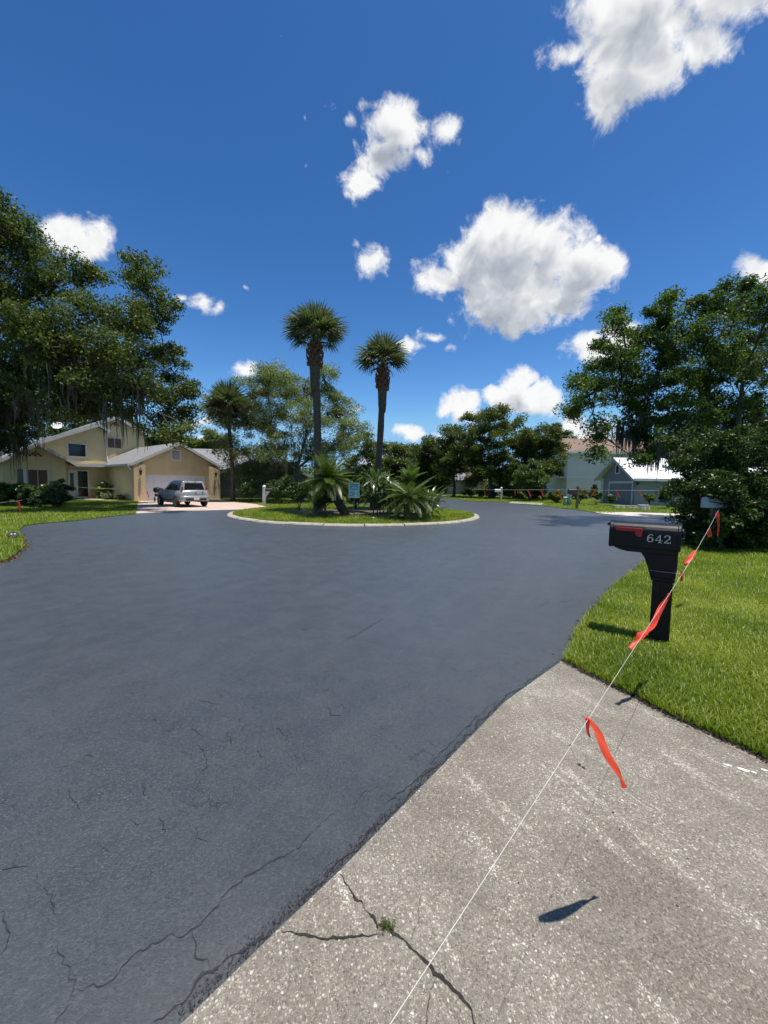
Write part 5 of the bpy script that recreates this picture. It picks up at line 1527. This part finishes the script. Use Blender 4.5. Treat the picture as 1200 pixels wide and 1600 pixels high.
    for sg in (-1, 1):
        MB().lathe([(.02, 0), (.12, .02), (.11, .06)], 14, (.58 * sg, 1.90, .66), 'y').build('headlamp', 'grey_glass', t)
    return t
w1, w2 = G(279, 791.5, .03), G(318, 791.8, .03)
mid = (w1 + w2) / 2
hd = Vector((-.76, .65, 0)).normalized()
cc_ = mid + hd * 1.45 + Vector((.05, .0, 0))
build_car((cc_.x, cc_.y, .03), math.atan2(hd.y, hd.x))
# small black cart between car and garage
gp = G(247, 785)
t = thing('push_cart', 'small black wheeled cart standing between the silver car and the garage door', 'cart', (gp.x, gp.y, .03), .3)
for s in (-.22, .22):
    w = MB().lathe([(.16, -.02), (.19, 0), (.16, .02)], 20, (s, 0, .19), 'x').build('wheel', 'tyre', t, True)
    MB().lathe([(.11, -.015), (.11, .015)], 14, (s, 0, .19), 'x').build('hub', 'alloy', w)
    MB().tube([(s, 0, .19), (s * .9, .1, .6), (s * .8, -.05, 1.0), (s * .7, -.40, 1.12)], .02, 6).build('frame_tube', 'black_metal', t)
MB().lathe([(.03, -.16), (.26, -.12), (.33, .05), (.28, .2), (.06, .28)], 12, (0, .0, .85)).build('hood', 'black_metal', t, True)
MB().box(-.2, .2, -.12, .18, .42, .62).build('seat', 'black_metal', t, bevel=.05)

# ------------------------------------------------------------------ mailboxes
def dome_profile(hw, z0, z1, n=10):
    zs = z1 - hw * .72
    return [(-hw, z0)] + [(-hw * math.cos(PI * k / n), zs + (z1 - zs) * math.sin(PI * k / n)) for k in range(n + 1)] + [(hw, z0)]
def digit_mesh(strokes, w, x0, z0, sc, y, dy, parent):
    mb = MB()
    for st in strokes:
        for (p, q) in zip(st[:-1], st[1:]):
            a, b_ = Vector((p[0], p[1])), Vector((q[0], q[1]))
            d = (b_ - a).normalized() if (b_ - a).length else Vector((1, 0))
            n = Vector((-d.y, d.x)) * (w * (p[2] if len(p) > 2 else 1))
            n2 = Vector((-d.y, d.x)) * (w * (q[2] if len(q) > 2 else 1))
            e = d * w * .4
            poly = [a - e - n, b_ + e - n2, b_ + e + n2, a - e + n]
            mb.prism([(x0 + v.x * sc, z0 + v.y * sc) for v in poly], y, y - dy)
            dy += .00003
    return mb.build('digit', 'digit_silver', parent)
def arc(cx, cz, rx, rz, a0, a1, n=14, w0=1., w1=1.):
    return [(cx + rx * math.cos(math.radians(a0 + (a1 - a0) * k / n)), cz + rz * math.sin(math.radians(a0 + (a1 - a0) * k / n)), .62 + .75 * abs(math.cos(math.radians(a0 + (a1 - a0) * k / n)))) for k in range(n + 1)]
MBX = Vector((2.86, 3.87, .0))
MRZ = -math.atan2(.6, .8)
t = thing('mailbox', 'black plastic mailbox with raised red flag and number 642 on the near lawn', 'mailbox', MBX, MRZ)
MB().box(-.085, .085, -.085, .085, -.05, .78).build('post', 'black_plastic', t, bevel=.014)
for x in (-.038, .038):
    MB().box(x - .024, x + .024, -.0905, -.0845, .12, .66).build('post_panel', 'black_plastic', t, bevel=.003, seg=1)
MB().box(-.10, .10, -.10, .10, .665, .70).build('post_collar', 'black_plastic', t, bevel=.008)
X0, X1 = -.47, .115
MB().prism([(.095, .66), (.11, .80), (.11, .965), (-.26, .965), (-.205, .945), (-.165, .89), (-.135, .80), (-.112, .72), (-.095, .66)], -.075, .075).build('bracket', 'black_plastic', t, bevel=.01)
MB().prism([(X0 + .01, .985), (X0 + .09, .952), (X0 + .15, .940), (.11, .940), (.11, 1.0), (X0 + .01, 1.0)], -.105, .105).build('tray', 'black_plastic', t, bevel=.008)
bx_ = MB().prism(dome_profile(.125, .985, 1.245), X0, X1, 'yz').build('box', 'black_plastic', t, bevel=.012)
MB().prism(dome_profile(.133, .978, 1.253), X0 - .015, X0 + .025, 'yz').build('door', 'black_plastic', t, bevel=.010)
MB().prism(dome_profile(.130, .982, 1.250), X1 - .02, X1 + .01, 'yz').build('back_rim', 'black_plastic', t, bevel=.008)
MB().lathe([(.002, .0), (.04, .0), (.045, .012), (.035, .025), (.01, .03)], 16, (X1 + .009, -.02, 1.16), 'x').build('back_knob', 'black_plastic', t, True)
MB().lathe([(.0, 0), (.02, -.01), (.02, -.03)], 10, (X0 - .016, 0, 1.21), 'x').build('door_pull', 'black_plastic', t)
yf = -.1265
fl = MB().prism([(x * .98 + .138, z * .94 + .062) for x, z in [(-.575, 1.190), (-.565, 1.203), (-.345, 1.200), (-.335, 1.190), (-.335, 1.120), (-.345, 1.108), (-.375, 1.108), (-.392, 1.125), (-.398, 1.155), (-.410, 1.163), (-.565, 1.163), (-.575, 1.175)]], yf - .016, yf - .004).build('flag', 'flag_red', t, bevel=.003)
MB().lathe([(.012, 0), (.012, -.012)], 12, (-.215, yf - .016, 1.130), 'y').build('flag_pivot', 'flag_red', fl)
MB().box(-.45, -.16, yf - .003, yf + .004, 1.192, 1.200).build('flag_ridge', 'black_plastic', t)
six = [[(.62, .86, .9), (.50, .98, .7), (.34, .98, .7), (.16, .78, 1.2), (.08, .5, 1.35), (.08, .32, 1.3)], arc(.36, .30, .28, .29, 0, 360, 18)]
four = [[(.50, 0.02), (.50, .98)], [(.50, .98, .8), (.02, .30, .6)], [(.0, .28, .7), (.74, .28, .7)], [(.30, .0, .7), (.70, .0, .7)]]
two = [[(.06, .74, 1.1), (.10, .88, .8), (.28, .99, .7), (.50, .95, .9), (.62, .78, 1.3), (.58, .60, 1.2), (.30, .30, .9), (.04, .04, .8)], [(.03, .03), (.66, .03)], [(.66, .03, .9), (.68, .2, .6)]]
for k, st in enumerate((six, four, two)):
    digit_mesh(st, .058, -.150 + k * .070, 1.060, .076, yf + .0015, .004, t)
def string_mesh(a, b_, sag=0.0, r=.0016, n=14):
    return [a.lerp(b_, i / n) - Vector((0, 0, sag * 4 * (i / n) * (1 - i / n))) for i in range(n + 1)]

# pale mailbox half swallowed by the hedge
gp = P(1116, 786, 9.75)
t = thing('mailbox', 'pale blue-white mailbox half covered by hedge leaves', 'mailbox', (gp.x, gp.y, 0), 0)
MB().box(-.05, .05, -.05, .05, -.05, gp.z - .12).build('post', 'wood_old', t)
bz_ = MB().prism(dome_profile(.09, gp.z - .12, gp.z + .15), -.27, .27, 'yz').build('box', 'box_pale_blue', t, bevel=.006)
MB().prism([(-.21, .055), (.14, .0), (.14, -.025), (-.21, .03)], -.10, -.092).build('flag_arm', 'black_metal', t).location = (0, 0, gp.z)
# white mailbox beyond the road
gp = G(783, 782)
t = thing('mailbox', 'white mailbox on a white bracketed post in front of the far tree row', 'mailbox', (gp.x, gp.y, 0), 0)
hz = P(783, 763, gp.y).z
MB().box(-.09, .09, -.09, .09, -.05, hz).build('post', 'post_cream', t, bevel=.01)
MB().lathe([(.10, 0), (.12, .04), (.08, .1), (.02, .14)], 12, (0, 0, hz)).build('post_cap', 'box_white', t)
MB().prism(dome_profile(.13, hz - .42, hz - .1), -.75, -.10, 'yz').build('box', 'box_white', t, bevel=.01)
MB().tube([(-.05, 0, hz - .85), (-.45, 0, hz - .45)], .04, 6).build('brace', 'post_cream', t)
# brown mailbox on a timber post
gp = G(901, 795.5)
t = thing('mailbox', 'dark brown mailbox on an old timber post by the grey house lawn', 'mailbox', (gp.x, gp.y, 0), 0)
hz = P(901, 760, gp.y).z
MB().box(-.07, .07, -.07, .07, -.05, hz).build('post', 'wood_old', t, bevel=.01)
MB().prism(dome_profile(.13, hz - .58, hz - .2), -.68, -.08, 'yz').build('box', 'box_brown', t, bevel=.01)
MB().box(-.62, .1, -.05, .05, hz - .64, hz - .585).build('arm', 'wood_old', t)
# cream post with a small dark box
gp = G(413, 789.5)
t = thing('mailbox', 'cream mailbox post with round white cap and small dark box left of the island', 'mailbox', (gp.x, gp.y, 0), 0)
hz = P(413, 761, gp.y).z
MB().box(-.10, .10, -.10, .10, -.05, hz - .05).build('post', 'post_cream', t, bevel=.015)
MB().lathe([(.10, -.06), (.125, .0), (.12, .06), (.06, .12), (.01, .14)], 14, (0, 0, hz)).build('post_cap', 'box_white', t, True)
MB().prism([(.10, hz - .30), (.42, hz - .30), (.12, hz - .72), (.10, hz - .72)], -.07, .07).build('bracket', 'post_cream', t)
MB().prism(dome_profile(.11, hz - .29, hz - .08), .11, .6, 'yz').build('box', 'box_brown', t, bevel=.01)

# ------------------------------------------------------------------ string line and flagging ribbons
A0 = P(1066, 897, 3.735)                           # where it is tied to the mailbox post
B0 = P(610, 1600, .50)
Bn = B0 + (B0 - A0) * .42
E0 = P(1124, 794, 9.7)
mb = MB()
mb.tube([A0, A0.lerp(B0, .5), B0, Bn], [.0015, .0010, .0007, .0007], 5); mb.tube(string_mesh(A0, E0, .03), .0018, 5)
pc = MBX + Vector((0, 0, A0.z + .01))
loop = [pc + Matrix.Rotation(MRZ, 3, 'Z') @ Vector((x, y, 0)) for x, y in ((.112, -.05), (.092, -.113), (-.092, -.113), (-.113, -.092), (-.113, .092), (-.092, .113), (.092, .113), (.113, .092))]
mb.tube([A0] + loop[1:] + [loop[0], A0], .0014, 4)
o = mb.build('string_line', 'twine', None)
tag(o, 'thin white string stretched from the driveway past the black mailbox to the hedge', 'string')
def ribbon(label, pts, widths, seed, twist=0.6, group=None, knot=True, side0=None, name='flagging_ribbon'):
    """a strip of plastic tape: spine points, widths; twisted, with a small knot at the string"""
    rr = random.Random(seed)
    pts = [Vector(p) for p in pts]
    # resample
    fine = []
    for i in range(len(pts) - 1):
        for k in range(5):
            s = k / 5
            p0, p1, p2, p3 = pts[max(i - 1, 0)], pts[i], pts[i + 1], pts[min(i + 2, len(pts) - 1)]
            q = .5 * ((2 * p1) + (-p0 + p2) * s + (2 * p0 - 5 * p1 + 4 * p2 - p3) * s * s + (-p0 + 3 * p1 - 3 * p2 + p3) * s ** 3)
            fine.append((q, widths[i] * (1 - s) + widths[i + 1] * s))
    fine.append((pts[-1], widths[-1]))
    vs, fs = [], []
    n = len(fine)
    org = pts[0]
    for i, (p, w) in enumerate(fine):
        d = (fine[min(i + 1, n - 1)][0] - fine[max(i - 1, 0)][0]).normalized()
        ref = Vector(side0) if side0 else Vector((1, 0, 0))
        x = (ref - d * ref.dot(d)).normalized(); y = d.cross(x)
        a = twist * math.sin(i / n * 4.5 + seed)
        sd = x * math.cos(a) + y * math.sin(a)
        nm = d.cross(sd)
        for k, u_ in enumerate((-1, -.33, .33, 1)):
            vs.append(tuple(p + sd * (w * u_ * .5) + nm * (w * .12 * math.cos(u_ * 2.6 + i * .55 + seed)) - org))
    for i in range(n - 1):
        for k in range(3):
            a = 4 * i + k
            fs.append((a, a + 1, a + 5, a + 4))
    me = bpy.data.meshes.new(name); me.from_pydata(vs, [], fs); me.materials.append(M['ribbon_orange'])
    for p_ in me.polygons: p_.use_smooth = True
    t_ = thing(name, label, 'ribbon', org, 0, group)
    link(bpy.data.objects.new('tail', me), t_)
    if knot:
        w = min(.016, max(widths) * .2)
        k_ = MB().lathe([(.1 * w, -w), (.8 * w, -.5 * w), (w, 0), (.7 * w, .6 * w), (.1 * w, w)], 8)
        k_.v = [(x * (1 + .3 * mnoise.noise((x * 80 + seed, y * 80, z * 80))), y, z) for x, y, z in k_.v]
        k_.build('knot', 'ribbon_orange', t_, True)
    return t_
on = lambda s: A0.lerp(B0, s)
def on_px(px):
    """point of the near string at a given bearing"""
    best = min((abs(600 + 600 * q.x / -q.z - px), s) for s in [i / 400 for i in range(401)] for q in [CROT.transposed() @ (A0.lerp(B0, s) - Vector((0, 0, EYE)))])
    return A0.lerp(B0, best[1])
r1 = on_px(919)
y1 = r1.y
k1 = 1.36 - y1
ribbon('red-orange ribbon hanging from the string over the driveway', [r1, P(934, 1146, y1 + .14 * k1), P(949, 1178, y1 + .45 * k1), P(963, 1204, y1 + .72 * k1), P(970, 1216, y1 + .85 * k1), P(976, 1231, y1 + k1)], [.028, .038, .034, .024, .009, .022], 1, .3, 'ribbons on the near string', side0=(-.70, .62, -.15))
ribbon('short folded tail of the red-orange ribbon over the driveway', [r1 + Vector((-.002, -.004, .002)), P(918, 1140, y1 - .006), P(922, 1152, y1 - .004)], [.014, .011, .006], 2, .3, 'ribbons on the near string')
r2 = on_px(1045)
ribbon('long ribbon blown along the string in front of the mailbox post', [r2, P(1034, 949, r2.y - .02), P(1022, 972, r2.y - .10), P(1012, 986, r2.y - .16), P(1000, 994, r2.y - .2), P(993, 1003, r2.y - .22), P(985, 1013, r2.y - .25)], [.018, .045, .050, .022, .055, .018, .035], 3, .4, 'ribbons on the near string')
ribbon('short ribbon hanging at the right edge of the mailbox post', [P(1066, 892, 3.73), P(1065, 899, 3.725), P(1065, 908, 3.725)], [.02, .028, .022], 4, .3, 'ribbons on the near string')
s_ = A0.lerp(E0, .30)
ribbon('orange ribbon lying along the string right of the mailbox', [P(1087, 861, 5.0), P(1080, 870, 4.9), P(1073, 879, 4.85), P(1070, 884, 4.85)], [.03, .055, .05, .02], 5, .4, 'ribbons on the near string')
ribbon('small red ribbon on the string near the pale mailbox', [P(1108, 827, 7.0), P(1108, 833, 7.0), P(1109, 839, 7.0)], [.06, .085, .06], 6, .3, 'ribbons on the near string')
ribbon('long narrow red ribbon hanging below the pale mailbox', [P(1121, 801, 9.3), P(1122, 812, 9.28), P(1123, 825, 9.28), P(1121, 838, 9.28)], [.09, .055, .055, .05], 7, .2, 'ribbons on the near string')
# string across the grey house front
mb = MB()
y2 = 29.5
q0, q1 = P(1075, 766.5, y2), P(866, 765, y2 + 6)
mb.tube(string_mesh(q0, q1, .02), .006, 4)
mb.tube(string_mesh(q1, P(738, 765, y2 + 16), .02), .007, 4)
tag(mb.build('string_line', 'twine', None), 'thin white string running in front of the grey house', 'string')
for i, (px, dx, ln, lab) in enumerate([(1033, 1, 5, 'shortest ribbon before the right part of the grey wall'), (997, 4, 10, 'ribbon in front of the grey wall just right of the garage'), (962, 7, 13, 'ribbon in front of the grey garage door'),
                                       (930, -8, 13, 'ribbon in front of the dark upright bush'), (871, 7, 15, 'ribbon above the rambling bush left of the brown mailbox'), (845, 5, 11, 'ribbon right of the small yellowish tree'), (824, 6, 11, 'ribbon below the small yellowish tree'), (805, 0, 9, 'faint ribbon in the shade right of the white mailbox'), (757, 1, 10, 'ribbon beside the far tree trunk left of the white mailbox')]):
    s = (px - 1075) / (866 - 1075)
    Y = y2 + 6 * s if px > 866 else y2 + 6 + 10 * (866 - px) / 128
    ribbon(lab, [P(px, 765.5, Y), P(px + dx * .4, 765.5 + ln * .4, Y), P(px + dx * .8, 765.5 + ln * .8, Y), P(px + dx, 765.5 + ln, Y)], [.06, .10, .09, .05], 10 + i, .3, 'ribbons on the string before the grey house')
# string and ribbons on the left
q0, q1 = P(-20, 786, 17.0), P(28, 783, 17.6)
mb = MB(); mb.tube(string_mesh(q0, q1, .01), .004, 4); mb.tube(string_mesh(q1, P(103, 760, 29), .02), .005, 4); mb.tube(string_mesh(P(103, 760, 29), P(182, 764, 30), .02), .006, 4)
mb.tube(string_mesh(P(343, 766, 33), P(400, 765, 34), .02), .008, 4)
tag(mb.build('string_line', 'twine', None), 'thin white string along the lawn of the yellow house', 'string')
for i, (px, py, dx, ln, Y, w, lab) in enumerate([(28, 783, 5, 22, 17.5, .11, 'bright red ribbon at the left end of the yellow house lawn'), (63, 778, 2, 16, 22, .10, 'dull red ribbon in front of the bushes'), (80, 768, 1, 16, 25, .08, 'thin red ribbon before the large leafy bush'), (139, 770, 1, 8, 30, .08, 'tiny red ribbon at the foot of the front door'), (230, 768, 3, 11, 29.5, .07, 'thin red ribbon in front of the white garage door'), (373, 765, 2, 12, 33, .12, 'pinkish ribbon left of the cream mailbox post')]):
    ribbon(lab, [P(px, py, Y), P(px + dx * .4, py + ln * .4, Y), P(px + dx * .8, py + ln * .8, Y), P(px + dx, py + ln, Y)], [w * 1.2, w, w, w * .7], 30 + i, .25, 'ribbons on the yellow house lawn')

# ------------------------------------------------------------------ small things
gp = G(21, 842)
t = thing('valve_cover', 'round black plastic cover with two pale knobs lying on the left grass', 'cover', (gp.x, gp.y, .04), .5)
t.scale = (.42, .42, .42)
d_ = MB().lathe([(.0, .02), (.22, .02), (.27, .05), (.27, .09), (.21, .12), (.18, .10), (.02, .10)], 24).build('rim', 'tyre', t, True)
d_.rotation_euler = (math.radians(38), 0, .25); d_.location = (0, 0, .12)
for s in (-.08, .08):
    k_ = MB().lathe([(.01, .10), (.05, .10), (.05, .14), (.02, .15)], 10, (s, 0, 0)).build('knob', 'trim_grey', d_)
for i, (px, py, lab) in enumerate([(883, 786, 'shorter pale green utility post by the grey house lawn'), (889.5, 785.5, 'taller pale green utility post beside the brown mailbox')]):
    gp = P(px, py, 33)
    h_ = (.75, 1.0)[i]
    t = thing('utility_post', lab, 'utility post', (gp.x, gp.y, 0), .2 * i, 'green utility posts')
    MB().lathe([(.17, -.05), (.16, h_ * .8), (.17, h_ * .82), (.17, h_ * .95), (.13, h_), (.02, h_ + .03)], 14).build('body', 'utility_green', t, True)
    MB().box(-.06, .06, -.19, -.15, h_ * .45, h_ * .6).build('plate', 'trim_grey', t)
for i, (px, py, w) in enumerate([(963, 787, .55), (972, 787, .6), (982, 786.5, .5), (991, 786.5, .55), (1001, 787, .6), (1008, 787.5, .7), (1004, 791, .6), (1011, 791.5, .5)]):
    gp = P(px, py, 29.5 if i < 6 else 27.5)
    lab = ['leftmost flat stone of the edging before the grey house', 'second flat stone from the left before the grey garage', 'third flat stone of the edging before the grey house', 'fourth flat stone of the edging before the grey house', 'fifth flat stone of the edging, beside the stone pile', 'large flat stone at the back of the stone pile', 'flat stone at the front of the stone pile', 'rightmost flat stone of the stone pile'][i]
    mb = MB()
    for lay in range(2 if i < 4 else 3):
        k = 9
        r0 = w * .5 * (1 - .12 * lay)
        poly = [(r0 * (1 + .25 * mnoise.noise((math.cos(a) + i, math.sin(a), lay))) * math.cos(a), .6 * r0 * math.sin(a)) for a in [2 * PI * j / k for j in range(k)]]
        mb.prism(poly, lay * .105 + .001 * lay - .02, lay * .105 + .10, 'xy')
    o = mb.build('edging_stone', 'field_stone', None, bevel=.02, seg=1)
    o.location = (gp.x, gp.y, .03)
    tag(o, lab, 'stone', 'flat stones before the grey house')
# crumbs of old asphalt along the slab, and bits of litter on the road
litter([(x - .02, y + .018) for x, y in EDGE_SLAB], 2600, .016, .004, 'crack_dark', 'dark asphalt crumbs along the edge of the driveway slab', .010)
rp = [G2(*p) for p in ((120, 900), (400, 860), (700, 900), (300, 1000), (600, 1050), (150, 1150), (400, 1250), (80, 1300))]
litter(rp, 60, .8, .008, 'leaf_dry', 'scattered dry leaf bits on the road', .006)
litter(rp, 24, .8, .0035, 'box_white', 'tiny white scraps lying on the road', .005)
